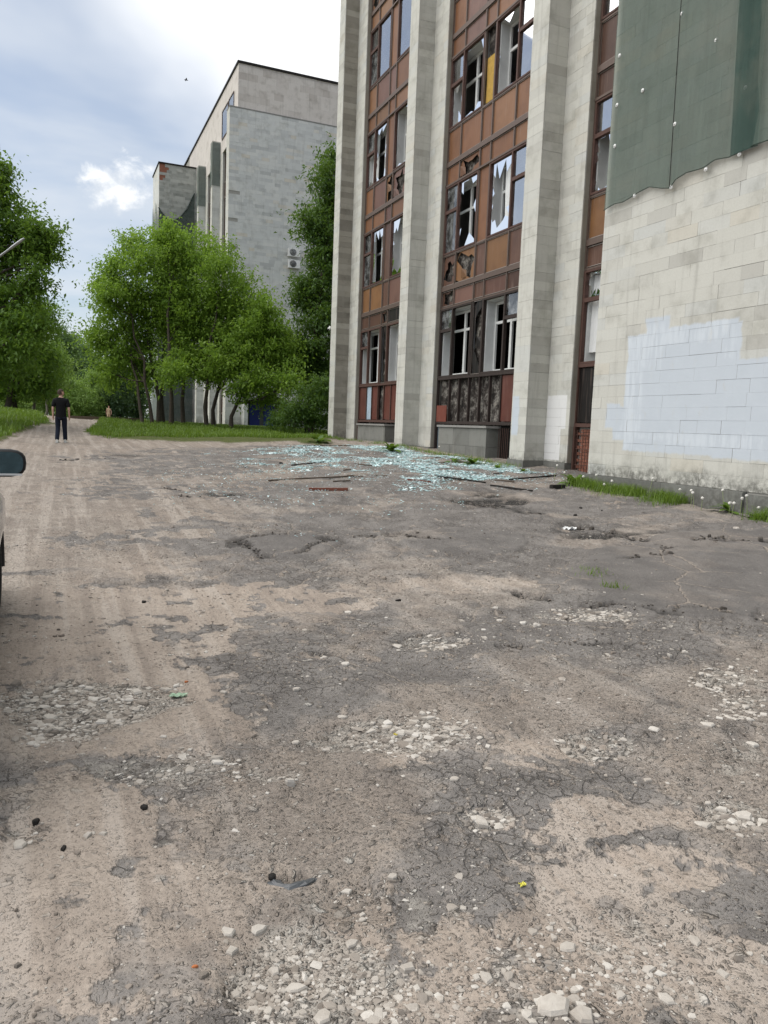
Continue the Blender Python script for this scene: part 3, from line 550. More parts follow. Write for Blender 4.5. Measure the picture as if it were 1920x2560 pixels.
def window_bay(L, offs, R, states, gf, seed, kmax=4):
    q = random.Random(seed); Ys = [L - o for o in offs]; nc = len(Ys) - 1
    fr = MB(); zall = (Z(.2), Z(20.6))
    for i, y in enumerate(Ys):
        w_ = .028 if 0 < i < nc else .035
        fr.box(XW - .035, XW + .06, y - w_, y + w_, Z(4.05), zall[1])
    rows = [(Z(4.05), .025), (Z(4.02), .03)]
    fr.box(XW - .03, XW + .065, Ys[-1], Ys[0], Z(4.0), Z(4.05))
    for k in range(kmax):
        b = 4.65 + 4 * k
        for zc_, hh, px in ((b, .075, .05), (b + 1.085, .025, .03), (b + 3.325, .03, .06)):
            fr.box(XW - px, XW + .065, Ys[-1], Ys[0], Z(zc_ - hh), Z(zc_ + hh))
    bay = part(fr, 'window_bay', M_METAL); inv = bay.matrix_parent_inverse
    beads = MB()
    iw = MB()      # masonry behind the metal skin
    gz0 = Z(.3)
    for k in range(-1, kmax):
        b = 4.65 + 4 * k
        z0, z1 = (Z(b - .69 + .05), Z(b + 1.08)) if k >= 0 else (Z(-1.3), Z(1.66))
        iw.box(XW + .12, XW + .5, Ys[-1], Ys[0], z0, z1)
        zt, zb_ = (Z(b + 3.33), Z(b + 1.08)) if k >= 0 else (Z(4.02), Z(1.66))
        if nc == 5: iw.box(XW + .12, XW + .5, Ys[3] + .01, Ys[2] - .01, zb_, zt)
        iw.box(XW + .12, XW + .5, Ys[0] - .05, Ys[0], zb_, zt)
    iw.build('inner_wall', M_SOOT, bay)
    def cellpanel(i, z0, z1, code, br=None, x=XW):
        col = q.choice(PMAP[code]); w9 = q.uniform(.76, 1.02); col = tuple(c * w9 for c in col)
        y1, y0 = Ys[i] - .03, Ys[i + 1] + .03
        if br is not None:
            V, Fc = shards(y0, y1, z0, z1, br, q.random(), 13); mb = MB(); mb.add([(x + .02, b, c) for a, b, c in V], Fc); o = mb.build('spandrel_panel', M_PANEL, bay); o.color = col + (1,)
            if q.random() < .6:
                fl = MB(); cy, cz = q.uniform(y0, y1), q.uniform(z0, (z0 + z1) / 2); fl.add([(x + .015, cy - .16, cz), (x - .03, cy + .12, cz - .02), (x - .05, cy + .1, cz + .3), (x + .03, cy - .1, cz + .22)], [(0, 1, 2, 3)]); o2 = fl.build('panel_fragment', M_PANEL, bay); o2.color = tuple(c * .8 for c in col) + (1,)
        else: o = piece('spandrel_panel', M_PANEL, bay, x + .012, x + .024, y0, y1, z0, z1, col)
        for zz in (z0, z1): beads.box(x - .012, x + .01, y0 - .004, y1 + .004, zz - .008, zz + .008)
        for yy in (y0, y1): beads.box(x - .013, x + .011, yy - .008, yy + .008, z0, z1)
        return o
    def pane(y0, y1, z0, z1, st, dusty=False):
        mt = M_GLASS2 if dusty else M_GLASS
        if st == 'g': piece('pane', mt, bay, XW + .014, XW + .018, y0, y1, z0, z1)
        elif st == 'd': piece('pane', M_GLASS2, bay, XW + .014, XW + .018, y0, y1, z0, z1)
        elif st in 'sST':
            V, Fc = shards(y0, y1, z0, z1, {'s': .35, 'S': .5, 'T': .8}[st], q.random(), 26); mb = MB(); mb.add([(XW + .016, b, c) for a, b, c in V], Fc); mb.build('broken_pane', M_GLASS, bay)
    def window(i0, narrow_first, z0, z1, ztr, st, burnt):
        ya, yb = Ys[i0], Ys[i0 + 2]; ym = Ys[i0 + 1]; mt = (M_BURNTF if gf.get('burnt') else M_RUST) if burnt else M_RUST
        f = MB(); t_ = .05
        f.box(XW - .045, XW + .05, yb + .03, ya - .03, z0, z0 + t_); f.box(XW - .045, XW + .05, yb + .03, ya - .03, z1 - t_, z1)
        f.box(XW - .046, XW + .051, ya - .03 - t_, ya - .03, z0, z1); f.box(XW - .046, XW + .051, yb + .03, yb + .03 + t_, z0, z1); f.box(XW - .047, XW + .052, ym - .035, ym + .035, z0, z1)
        n0, n1 = (ym + .035, ya - .08) if narrow_first else (yb + .08, ym - .035); w0, w1 = (yb + .08, ym - .035) if narrow_first else (ym + .035, ya - .08)
        f.box(XW - .044, XW + .053, n0, n1, ztr - .05, ztr + .05)
        f.build('window_frame', mt, bay)
        pane(n0, n1, ztr + .05, z1 - t_, st[0]); pane(n0, n1, z0 + t_, ztr - .05, st[1]); pane(w0, w1, z0 + t_, z1 - t_, st[2])
        rv = MB(); a, b = XW + .075, XW + .47
        rv.box(a, b, ya - .115, ya - .055, z0 + .02, z1 - .02); rv.box(a, b, yb + .055, yb + .115, z0 + .02, z1 - .02); rv.box(a, b, yb + .116, ya - .116, z1 - .08, z1 - .02); rv.box(a, b, yb + .116, ya - .116, z0, z0 + .05)
        rv.build('window_reveal', M_PLASTER, bay)
        inn = MB(); X0, X1 = XW + .36, XW + .42; y_a, y_b = ya - .117, yb + .117; my = (y_a * .52 + y_b * .48)
        for yy, hw in ((y_a - .035, .035), (y_b + .035, .035), (my, .055)): inn.box(X0, X1, yy - hw, yy + hw, z0 + .06, z1 - .09)
        for zz, hw in ((z0 + .10, .04), (z1 - .13, .04), (ztr, .04)): inn.box(X0 + .004, X1 - .004, y_b, y_a, zz - hw, zz + hw)
        inn.build('inner_sash', M_WHITE, bay)
        if q.random() < (.25 if burnt else .62):      # limp curtain behind the narrow light
            c0, c1 = (n0 + .03, n1 - .03) if q.random() < .7 else (w0 + .1, w0 + (w1 - w0) * .55); us = np.linspace(c0, c1, 15); zs = np.linspace(z0 + .1 + q.uniform(0, .25), z1 - .1, 6)
            V_, Q_ = sheet(lambda u, v: (XW + .20 + .025 * math.sin((u - c0) * 38 + v) + .02 * math.sin(u * 9), u + .01 * math.sin(v * 3), v), us, zs); me_ = np_mesh('curtain', V_, Q_, M_CURT, True); link(bpy.data.objects.new('curtain', me_), bay)
    for k in range(kmax):
        b = 4.65 + 4 * k; S = states.get(k, {}); tall = S.get('tall', 'ooooo'); short = S.get('short', 'ooooo'); cen = S.get('cen', 'o'); bt = S.get('bt', {}); bs = S.get('bs', {})
        for i in range(nc): cellpanel(i, Z(b + .10), Z(b + 1.05), tall[i], bt.get(i)); cellpanel(i, Z(b + 3.37), Z(b + 3.91), short[i], bs.get(i))
        if nc == 5:
            cellpanel(2, Z(b + 1.12), Z(b + 3.29), cen, S.get('bc')); window(3, False, Z(b + 1.115), Z(b + 3.29), Z(b + 2.47), S.get('wr', 'ggg'), False)
        window(0, True, Z(b + 1.115), Z(b + 3.29), Z(b + 2.47), S.get('wl', 'ggg'), False)
        if S.get('ins'): MB().box(XW + .06, XW + .11, Ys[3] + .12, Ys[2] - .04, Z(b + 1.2), Z(b + 2.5)).build('insulation', M_INSUL, bay)
    # ground floor
    for i in range(nc): cellpanel(i, Z(4.08), Z(4.55), gf['short'][i], gf.get('bs', {}).get(i))
    if nc == 5: cellpanel(2, Z(1.76), Z(3.98), gf['cen'], gf.get('bc')); window(3, False, Z(1.74), Z(3.99), Z(3.28), gf['wr'], True)
    window(0, True, Z(1.74), Z(3.99), Z(3.28), gf['wl'], True)
    sill = MB(); sill.box(XW - .05, XW + .07, Ys[-1], Ys[0], Z(1.655), Z(1.735)); sill.box(XW - .05, XW + .07, Ys[-1], Ys[0], Z(.19), Z(.28))
    gl = [g for g in gf['cols'] if g < L - Ys[-1] - .1] + [L - Ys[-1]]
    for g in gl: sill.box(XW - .03, XW + .06, L - g - .022, L - g + .022, Z(.281), Z(1.654))
    for y in Ys: sill.box(XW - .034, XW + .059, y - .03, y + .03, Z(1.736), Z(3.999))
    sill.box(XW - .06, XW + .10, Ys[0] - .06, Ys[0] - .001, Z(-1.0), Z(.188))
    sill.build('sill_frame', M_BURNTF if gf.get('burnt') else M_RUST, bay)
    for i, (g0, g1) in enumerate(zip(gl, gl[1:])):
        c = gf['pan'][i] if i < len(gf['pan']) else 'r'
        if c == '-': continue
        col = {'B': (.40, .50, .58), 'w': (.5, .48, .44)}.get(c) or q.choice(PMAP[c])
        o = piece('lower_panel', M_PANEL, bay, XW + .012, XW + .024, L - g1 + .026, L - g0 - .026, Z(.30), Z(1.64), col)
        if c == 'r' and gf.get('tilt') == i: o.rotation_euler = (RAD(4), 0, 0)
    tag(beads.build('glazing_bead', M_SILV, bay), kind='stuff')
    return bay
OFF5 = [0, .88, 2.18, 2.82, 4.10, 5.0]
bay2 = window_bay(23.76, OFF5, 18.72,
    {0: dict(tall='bybyb', bt={0: .3, 1: .35}, short='ooooo', bs={1: .3}, cen='o', wl='ddS', wr='ggS'),
     1: dict(tall='ooooo', bt={}, short='omoom', cen='k', bc=.75, ins=True, wl='gsT', wr='ggT'),
     2: dict(tall='omooo', short='oomoo', cen='o', wl='ggg', wr='ggS'), 3: dict()},
    dict(short='bmbmb', bs={0: .5}, cen='k', bc=.4, wl='d--', wr='d--', cols=[0, .86, 1.52, 2.17, 2.83, 3.45, 4.1], pan='-----' + '-r', burnt=True), 3)
bay1 = window_bay(31.18, OFF5, 26.4,
    {0: dict(tall='yybmb', short='oomom', cen='b', wl='ddS', wr='ggS'), 1: dict(tall='omymm', bt={2: .6, 3: .3}, short='oyoom', cen='o', wl='dSS', wr='ggT'),
     2: dict(tall='ommom', short='oymoo', bs={2: .5}, cen='o', wl='gdg', wr='ggg'), 3: dict(tall='omomo', bt={0: .5}, short='ommoo', bs={1: .3}, cen='y', wl='ggg', wr='ggg')},
    dict(short='bbbkb', bs={2: .4}, cen='k', bc=.3, wl='d--', wr='---', cols=[0, .86, 1.45, 2.1, 2.72, 3.42, 4.2], pan='rBr-rrr', tilt=4, rust=True), 7)
bay3 = window_bay(16.02, [0, .88, 2.18, 2.76], 13.26,
    {0: dict(tall='yoo', short='bob', wl='gSg'), 1: dict(tall='bbb', short='bbb', wl='ggg'), 2: dict(tall='bob', wl='ggg')},
    dict(short='bbb', cen='b', wl='s--', wr='---', cols=[0, .88, 1.5, 2.2], pan='kkk', rust=True), 9)
# light wells in front of the burnt bays, faced with grey slabs
def light_well(y0, y1, x0, ztop):
    c = part(MB().box(x0 + .02, XW + .1, y0 + .02, y1 - .02, Z(-1.6), Z(ztop - .02)), 'light_well', M_JOINT)
    n = 3; w_ = (y1 - y0) / n
    for r, (za, zb_) in enumerate(((-1.5, ztop - .55), (ztop - .55, ztop))):
        for i in range(n):
            o = MB(); o.cur = rnd.uniform(.2, 1) if r else rnd.uniform(0, .5); ya = y0 + i * w_ + (.2 if r == 0 and i else 0)
            o.box(x0 - rnd.uniform(0, .008), x0 + .03, ya + .004, (y0 + (i + 1) * w_ + (.2 if r == 0 and i < n - 1 else 0)) - .004, Z(za) + .004, Z(zb_) - .004); o.build('facing_slab', M_GREYSLAB, c)
        o = MB(); o.cur = .3; o.box(x0 + .034, XW + .1, y0 - .004, y0 + .026, Z(za) + .004, Z(zb_) - .004); o.build('facing_slab', M_GREYSLAB, c)
    for i, (a, b) in enumerate(((y0 - .05, (y0 + y1) / 2 + .2), ((y0 + y1) / 2 + .21, y1 + .05))):
        o = MB().box(x0 - .06, XW + .08, a, b, Z(ztop + .004), Z(ztop + .07)); s = o.build('coping', M_CONC, c); s.rotation_euler = (0, 0, 0)
    return c
M_GREYSLAB = stone('grey_slab', [(0, (.10, .105, .10)), (1, (.20, .205, .19))], stain=.7)
light_well(19.72, 22.8, 11.62, .08); light_well(27.3, 30.2, 11.6, .05)
# barred basement opening with bricks behind, beside the blank block
gr = MB()
for i in range(7): y = 15.9 - i * .11; gr.tube([(XW - .01, y, Z(-.95)), (XW - .01, y, Z(.12))], .009, 5)
for z in (-.75, -.35, .0): gr.box(XW - .016, XW - .004, 15.2, 15.95, Z(z) - .008, Z(z) + .008)
part(gr, 'window_grille', M_RUST)
bw = part(MB().box(XW + .09, XW + .115, 14.6, 15.98, Z(-1.2), Z(.18)), 'brick_infill', M_JOINT)
for r in range(14):
    for i in range(6):
        y1 = 15.96 - i * .255 - (.127 if r % 2 else 0); z0 = Z(-1.0 + r * .082)
        piece('brick', M_BRICK, bw, XW + .045, XW + .1, y1 - .243, y1, z0, z0 + .07)
gr2 = MB()
for i in range(6): y = 19.62 - i * .1; gr2.tube([(XW - .02, y, Z(-.85)), (XW - .02, y, Z(.1))], .009, 5)
part(gr2, 'window_grille', M_RUST)
part(MB().box(XW + .06, XW + .09, 18.75, 19.66, Z(-1.2), Z(.18)), 'recess_shade', M_BURNT); part(MB().box(XW + .03, XW + .06, 22.9, 23.68, Z(-1.2), Z(.16)), 'blue_grey_board', simple('blue_grey_board', (.09, .12, .14), .8))  # each basement recess is a black plate, its shade put into the colour
part(MB().box(XW + .05, XW + .09, 30.3, 31.1, Z(-1.2), Z(.16)), 'recess_shade', M_BURNT); part(MB().box(XW + .05, XW + .09, 26.3, 27.2, Z(-1.2), Z(.16)), 'recess_shade', M_BURNT)
o = piece('loose_red_board', M_PANEL, None, XW - .06, XW - .04, 22.95, 23.66, Z(.26), Z(.80), (.17, .05, .035)); o.parent = OB; o.matrix_parent_inverse = Matrix.Translation((-11, -16, -Z(-.8)))
# ------------------------------------------------------------------ green net on the blank block
def net_material(name, c, op=.8):
    m, t = material(name); p = pos(t); vs = nd(t, 'ShaderNodeMapping', Vector=p, Scale=(22, 22, .5)).outputs[0]
    n = noise(t, vs, 1.0, 6, .65); n2 = noise(t, p, 1.1, 4, .6); n3 = noise(t, p, 260, 2, .6)
    col = mix(t, n, tuple(x * .5 for x in c), tuple(x * 1.5 for x in c)); col = mix(t, mth(t, 'MULTIPLY', sstep(t, n2, .45, .75), .35), col, (.20, .20, .16))  # vertical streaks for the weave; fold shading is put into the colour too
    d = nd(t, 'ShaderNodeBsdfPrincipled', Base_Color=col, Roughness=.75); d.inputs['Specular IOR Level'].default_value = .03
    tr = nd(t, 'ShaderNodeBsdfTransparent'); f = mth(t, 'SUBTRACT', op + .1, mth(t, 'MULTIPLY', n3, .2))
    nd(t, 'ShaderNodeOutputMaterial', Surface=nd(t, 'ShaderNodeMixShader', i0=f, i1=tr.outputs[0], i2=d.outputs[0]).outputs[0]); return m
M_NET = net_material('green_net', (.100, .138, .115), .64)
M_DISC = simple('white_plastic', (.72, .72, .70), .5, .4, var=.08)
bot = [(13.2, 4.50), (12.95, 4.56), (12.6, 4.53), (12.2, 4.60), (11.9, 4.64), (11.55, 4.52), (11.35, 4.47), (11.15, 4.57), (10.95, 4.63), (10.56, 4.60), (10.3, 4.66), (10.0, 4.62), (9.5, 4.65), (8.6, 4.60), (7.0, 4.68), (4.0, 4.6), (-3, 4.6)]
by, bz = [b[0] for b in bot][::-1], [b[1] for b in bot][::-1]
def net_fn(u, v):
    zb_ = float(np.interp(u, by, bz)); z = zb_ + (21.5 - zb_) * v; hem = max(0, 1 - (z - zb_) / .5)
    x = XR - .012 - .018 - .07 * float(fbm(u * 1.6, z * .25, 4, 91)) - .05 * abs(float(fbm(u * 4.2 + .5 * math.sin(z * .5), z * .10, 3, 93)) - .5) * 2 - .02 * float(fbm(u * 9, z * 1.2, 2, 99)) - .03 * hem * float(fbm(u * 6, z, 2, 95))
    return (x, u, Z(z))
V, Q = sheet(net_fn, np.concatenate([np.linspace(-3, 7, 40), np.linspace(7.05, 13.17, 170)]), np.concatenate([np.linspace(0, .3, 70), np.linspace(.31, 1, 40)]))
net = link(bpy.data.objects.new('safety_net', np_mesh('safety_net', V, Q, M_NET, True)))
tag(net, 'green mesh safety net pinned over the upper blank stone wall', 'net', 'green safety nets')
def strip(u, v):    # second width lapped over the first
    w_ = 9.55 - .62 * u + .25 * v; zb_ = 4.63; z = zb_ + 16.8 * v
    return (XR - .075 - .03 * math.sin(u * 3.1) - .02 * float(fbm(u * 3, z * .6, 3, 97)), 10.0 - .55 * u + (.16 * min(1, (z - 4.63) / 4.5)), Z(z))
V, Q = sheet(strip, np.linspace(0, 1, 14), np.linspace(0, 1, 70)); s_ = link(bpy.data.objects.new('overlap', np_mesh('overlap', V, Q, net_material('green_net_dark', (.050, .085, .072), .74), True)), net)
hm_ = MB(); hm_.tube([(net_fn(u, 0)[0] - .012, u, net_fn(u, 0)[2] + .008) for u in np.linspace(7, 13.17, 90)], .006, 5); hm_.build('hem', net_material('net_hem_shade', (.035, .05, .042), .9), net)  # dark tube along the hem: soft shadow of the edge put into its colour
k_ = MB(); k_.tube([(XR - .09, 11.35, Z(4.5)), (XR - .085, 11.40, Z(7)), (XR - .085, 11.46, Z(11))], .006, 4); k_.build('seam_cord', M_CHAR, net)
cr5 = lambda a, b: onX(1400 + a / 3.19, b / 3.19, XR - .08)
for a, b in [(975, 107), (1247, 319), (475, 444), (659, 722), (455, 838), (916, 990), (437, 1165), (1480, 697), (1431, 1230), (1162, 1352), (886, 1493), (594, 1562)]:
    c = cr5(a, b); d = MB(); d.lathe([(.0, -.012), (.026, -.012), (.037, -.007), (.039, .006), (0, .008)], (0, 0, 0), 'x', 14); d.lathe([(0, -.022), (.016, -.022), (.016, -.011)], (0, 0, 0), 'x', 8); d.build('fixing_disc', M_DISC, net, (c[0], c[1], c[2]))
# ------------------------------------------------------------------ neighbouring block
NB = empty('neighbouring_block', (14, 62, Z(-.5))); NBI = Matrix.Translation((-14, -62, -Z(-.5)))
tag(NB, 'grey stone-clad office block with stepped roof behind the leafy trees', 'building')
def npart(mb, name, mat, parent=None): o = mb.build(name, mat, NB); o.matrix_parent_inverse = NBI; return o
GY, NX, NXU = 54.86, 11.0, 11.58
core = npart(MB().box(NX + .022, 30, GY + .022, GY + .95, Z(-2), Z(21.17)), 'gable_wall', M_JOINT)
miss = [(11.1, 13.8), (11.2, 12.0), (11.45, 15.6)]
def nskip(r): return any(r[0] < a < r[1] and r[2] < Z(b) < r[3] for a, b in miss)
clad(core, '-y', GY, NX, 19.0, Z(9.6), Z(21.2), M_STONE_COOL, 290, 0, 1, .38, .85, nskip); 
clad(core, '-y', GY, NX, 19.0, Z(-.6), Z(9.6), M_STONE_COOL, 0, 0, 1, .38, .85, nskip); clad(core, '-y', GY, 19.0, 30, Z(-.6), Z(21.2), M_STONE_COOL, 0, 0, 1, .6, 1.2)
clad(core, '-x', NX, GY + .032, GY + .95, Z(-.6), Z(21.2), M_STONE, 0, .3, .9)
npart(MB().box(NX - .02, 30.02, GY - .02, GY + 1, Z(21.205), Z(21.28)), 'tier_coping', M_CONC)
up = npart(MB().box(NXU + .02, 30, GY + .10 + .022, 84, Z(19.85), Z(24.15)), 'upper_wall', M_JOINT)
clad(up, '-y', GY + .10, NXU, 30, Z(21.285), Z(24.15), M_STONE_PINK, 0, 0, 1, .5, 1.0, course=.46); clad(up, '-x', NXU, GY + .10, 75.9, Z(19.85), Z(24.15), M_STONE_PINK, 0, .3, .9, .6, 1.2, course=.46)
npart(MB().box(NXU - .08, 30.1, GY + .03, 84.1, Z(24.152), Z(24.30)), 'roof', M_CHAR)
npart(MB().box(NXU + .5, 30, GY + .95, 84, Z(-2), Z(19.84)), 'building_core', M_CONC)
for a, b in ((56.3, 58.0), (58.25, 60.35)):
    w_ = piece('clerestory_window', M_GLASS, None, NXU - .02, NXU - .014, a, b, Z(20.85), Z(22.75)); w_.parent = NB; w_.matrix_parent_inverse = NBI
    f = MB(); f.box(NXU - .05, NXU + .01, a - .06, a, Z(20.8), Z(22.8)); f.box(NXU - .05, NXU + .01, b, b + .06, Z(20.8), Z(22.8)); f.box(NXU - .051, NXU + .011, a, b, Z(20.78), Z(20.85)); f.box(NXU - .051, NXU + .011, a, b, Z(22.75), Z(22.82)); npart(f, 'window_frame', M_METAL)
for fy in (61.0, 67.2):
    p = npart(MB().box(NX + .022, NXU + .3, fy + .022, fy + .66, Z(-2), Z(20.8)), 'pilaster', M_JOINT)
    clad(p, '-y', fy, NX + .033, NXU, Z(-.6), Z(20.8), M_STONE_COOL, 0, 0, .6, .5, .7); clad(p, '-x', NX, fy, fy + .68, Z(-.6), Z(20.8), M_STONE, 0, .3, .9, .5, .8)
    c = npart(MB().box(NXU + .022, NXU + .45, fy - .95, fy + 1.6, Z(-2), Z(19.83)), 'pier', M_JOINT); clad(c, '-x', NXU, fy - .95, fy, Z(-.6), Z(19.83), M_STONE, 0, .3, .9)
for ya, yb in ((GY + .95, 60.05), (62.6, 66.25), (68.8, 72.0)):
    fr = MB()
    for y in np.linspace(ya, yb, 6): fr.box(NXU + .16, NXU + .28, y - .03, y + .03, Z(-.5), Z(19.8))
    for k in range(-1, 5): fr.box(NXU + .15, NXU + .281, ya, yb, Z(4.6 + 4 * k - .1), Z(4.6 + 4 * k + .1)); fr.box(NXU + .151, NXU + .282, ya, yb, Z(4.6 + 4 * k + 1.05), Z(4.6 + 4 * k + 1.12))
    bay = npart(fr, 'window_bay', M_METAL); yy = np.linspace(ya, yb, 6)
    for k in range(5):
        b = .6 + 4 * k
        for i in range(5):
            if b + 1.05 < 19.8: piece('spandrel_panel', M_PANEL, bay, NXU + .22, NXU + .24, yy[i] + .03, yy[i + 1] - .03, Z(b + .1), Z(b + 1.05), rnd.choice(RD + MV + OR)); piece('pane', M_GLASS, bay, NXU + .22, NXU + .226, yy[i] + .03, yy[i + 1] - .03, Z(b + 1.12), Z(min(b + 3.9, 19.8)))
# far projecting block of the neighbour
fb = npart(MB().box(8.4 + .022, 13, 72.0 + .022, 76.5, Z(-2), Z(22)), 'projecting_block', M_BRICK)
def bskip(r): return Z(20.6) < r[2] < Z(21.75) and r[0] < 8.4 + .55 * (1 - abs(r[2] - Z(21.2)) * .5) and r[0] > 8.42 - .1 and rnd.random() < .55
clad(fb, '-y', 72.0, 8.4, NXU + .2, Z(-.6), Z(22), M_STONE_GG, 0, .2, 1, .4, .9, bskip); clad(fb, '-x', 8.4, 72.03, 76.5, Z(-.6), Z(22), M_STONE_COOL, 0, .4, 1, .4, .9)
npart(MB().box(8.33, 13, 71.93, 76.6, Z(22.005), Z(22.12)), 'parapet_coping', M_CHAR)
M_NET2 = net_material('grey_green_net', (.075, .098, .090), .72); M_NET3 = net_material('pale_green_net', (.115, .150, .135), .6)
def sagz(u): return float(np.interp(u, [8.35, 8.6, 9.1, 9.6, 10.2, 10.8, 11.4], [18.3, 17.9, 17.4, 17.3, 17.7, 18.5, 19.9]))
V, Q = sheet(lambda u, v: (u, 71.93 - .06 * float(fbm(u * 2, v * 14, 3, 33)), Z(-.3 + (sagz(u) + .3) * v)), np.linspace(8.36, 11.42, 26), np.linspace(0, 1, 40))
n2 = link(bpy.data.objects.new('safety_net', np_mesh('safety_net', V, Q, M_NET2, True))); tag(n2, 'dark sagging net hung down the projecting end of the far block', 'net', 'green safety nets')
V, Q = sheet(lambda u, v: (8.33 - .05 * float(fbm(u * 2, v * 14, 3, 35)), u, Z(-.3 + (18.4 + .8 * math.sin(u * 3) + .3) * v)), np.linspace(71.95, 76.4, 16), np.linspace(0, 1, 30)); link(bpy.data.objects.new('side_sheet', np_mesh('side_sheet', V, Q, M_NET3, True)), n2)
hem = MB(); us = np.linspace(8.36, 11.42, 20); hem.tube([(u, 71.90, Z(sagz(u) - .02)) for u in us], .06, 6); hem.tube([(u, 71.90, Z(min(sagz(u), 17.3) - .5 - .2 * math.sin(u * 2))) for u in us[:12]], .05, 6); hem.build('hem', M_NET2, n2)
for i, fy in enumerate((61.0, 67.2)):
    a = [(NX - .05, fy + .75), (NX - .05, fy - .05), (NXU + .0, fy - .05)]
    V = []; nz = 14
    for (x, y) in a:
        for k in range(nz): V.append((x + .02 * math.sin(k * 1.3 + x), y, Z(17.65 + 3.2 * k / (nz - 1))))
    Q = [(s * nz + k, s * nz + k + 1, (s + 1) * nz + k + 1, (s + 1) * nz + k) for s in range(2) for k in range(nz - 1)]
    tag(link(bpy.data.objects.new('safety_net', np_mesh('safety_net', V, Q, M_NET3))), ['green net wrapped round the top of the pilaster next to the grey gable', 'green net wrapped round the top of the pilaster next to the projecting end block'][i], 'net', 'green safety nets')
# porch with blue doors at the foot of the gable
M_BLUE = simple('blue_door_paint', (.016, .030, .20), .5, .4, var=.15)
npart(MB().box(12.15, 12.42, GY - .9, GY - .02, Z(-1), Z(1.5)), 'porch_pier', M_STONE_COOL); npart(MB().box(12.1, 15.6, GY - 1.0, GY - .02, Z(1.505), Z(1.66)), 'porch_roof', M_CONC)
for x in (12.72, 13.75): d = npart(MB().box(x, x + .74, GY - .10, GY - .03, Z(-.6), Z(1.3)), 'door', M_BLUE); MB().tube([(x + .62, GY - .14, Z(.35)), (x + .62, GY - .14, Z(.5))], .018, 6).build('door_handle', M_SILV, d)
npart(MB().box(12.45, 15.4, GY - .028, GY - .006, Z(-.6), Z(1.5)), 'porch_back', simple('dark_render', (.13, .13, .13), .9))
# outdoor units
def ac_unit(x, z, face, label):
    r = empty('air_conditioner', (x, GY - .20, Z(z))); tag(r, label, 'air conditioner', 'outdoor units on the gable')
    MB().box(-.42, .42, -.14, .14, -.28, .28).build('casing', M_DISC, r)
    MB().box(-.40, .40, .14, .185, -.24, -.2).build('wall_bracket', M_METAL, r)
    g = MB(); g.lathe([(.0, -.15), (.22, -.15), (.245, -.146), (.25, -.139)], (-.1, 0, 0), 'y', 20); gg = g.build('fan_opening', simple('fan_black_' + face, (.03, .032, .035) if face == 'a' else (.10, .105, .11), .6), r)
    k = MB()
    for rr in (.06, .12, .18, .235): k.lathe([(rr, -.156), (rr + .008, -.156), (rr + .008, -.151), (rr, -.151), (rr, -.156)], (-.1, 0, 0), 'y', 20)
    k.build('fan_guard', M_DISC, r)
ac_unit(15.67, 12.09, 'b', 'upper white air conditioner on the grey gable, pale fan grille'); ac_unit(15.7, 11.3, 'a', 'lower white air conditioner on the grey gable with black fan')
# ------------------------------------------------------------------ trees
def leaves(centers, n_per, spread, size, rs, flat=.7, droop=.35, dirs=None):
    """leaf-sized faces round clump centres"""
    C = np.repeat(centers, n_per, 0); S = np.repeat(spread, n_per)[:, None]; N = len(C)
    P = C + rs.normal(0, 1, (N, 3)) * S * np.array([1, 1, flat])
    if dirs is not None: P = P + np.repeat(dirs, n_per, 0) * rs.normal(0, 1.5, (N, 1)) * S
    nrm = rs.normal(0, 1, (N, 3)) * .75 + np.array([0, 0, .8]); nrm /= np.linalg.norm(nrm, axis=1)[:, None]
    a = np.cross(nrm, rs.normal(0, 1, (N, 3))); a /= np.linalg.norm(a, axis=1)[:, None]; b = np.cross(nrm, a)
    L = size * rs.uniform(.6, 1.35, (N, 1)); Wd = L * rs.uniform(.38, .62, (N, 1)); tip = P + a * L - np.array([0, 0, 1]) * L * droop
    V = np.stack([P, P + a * L * .5 + b * Wd * .5, tip, P + a * L * .5 - b * Wd * .5], 1).reshape(-1, 3)
    return V, np.arange(N * 4).reshape(-1, 4)
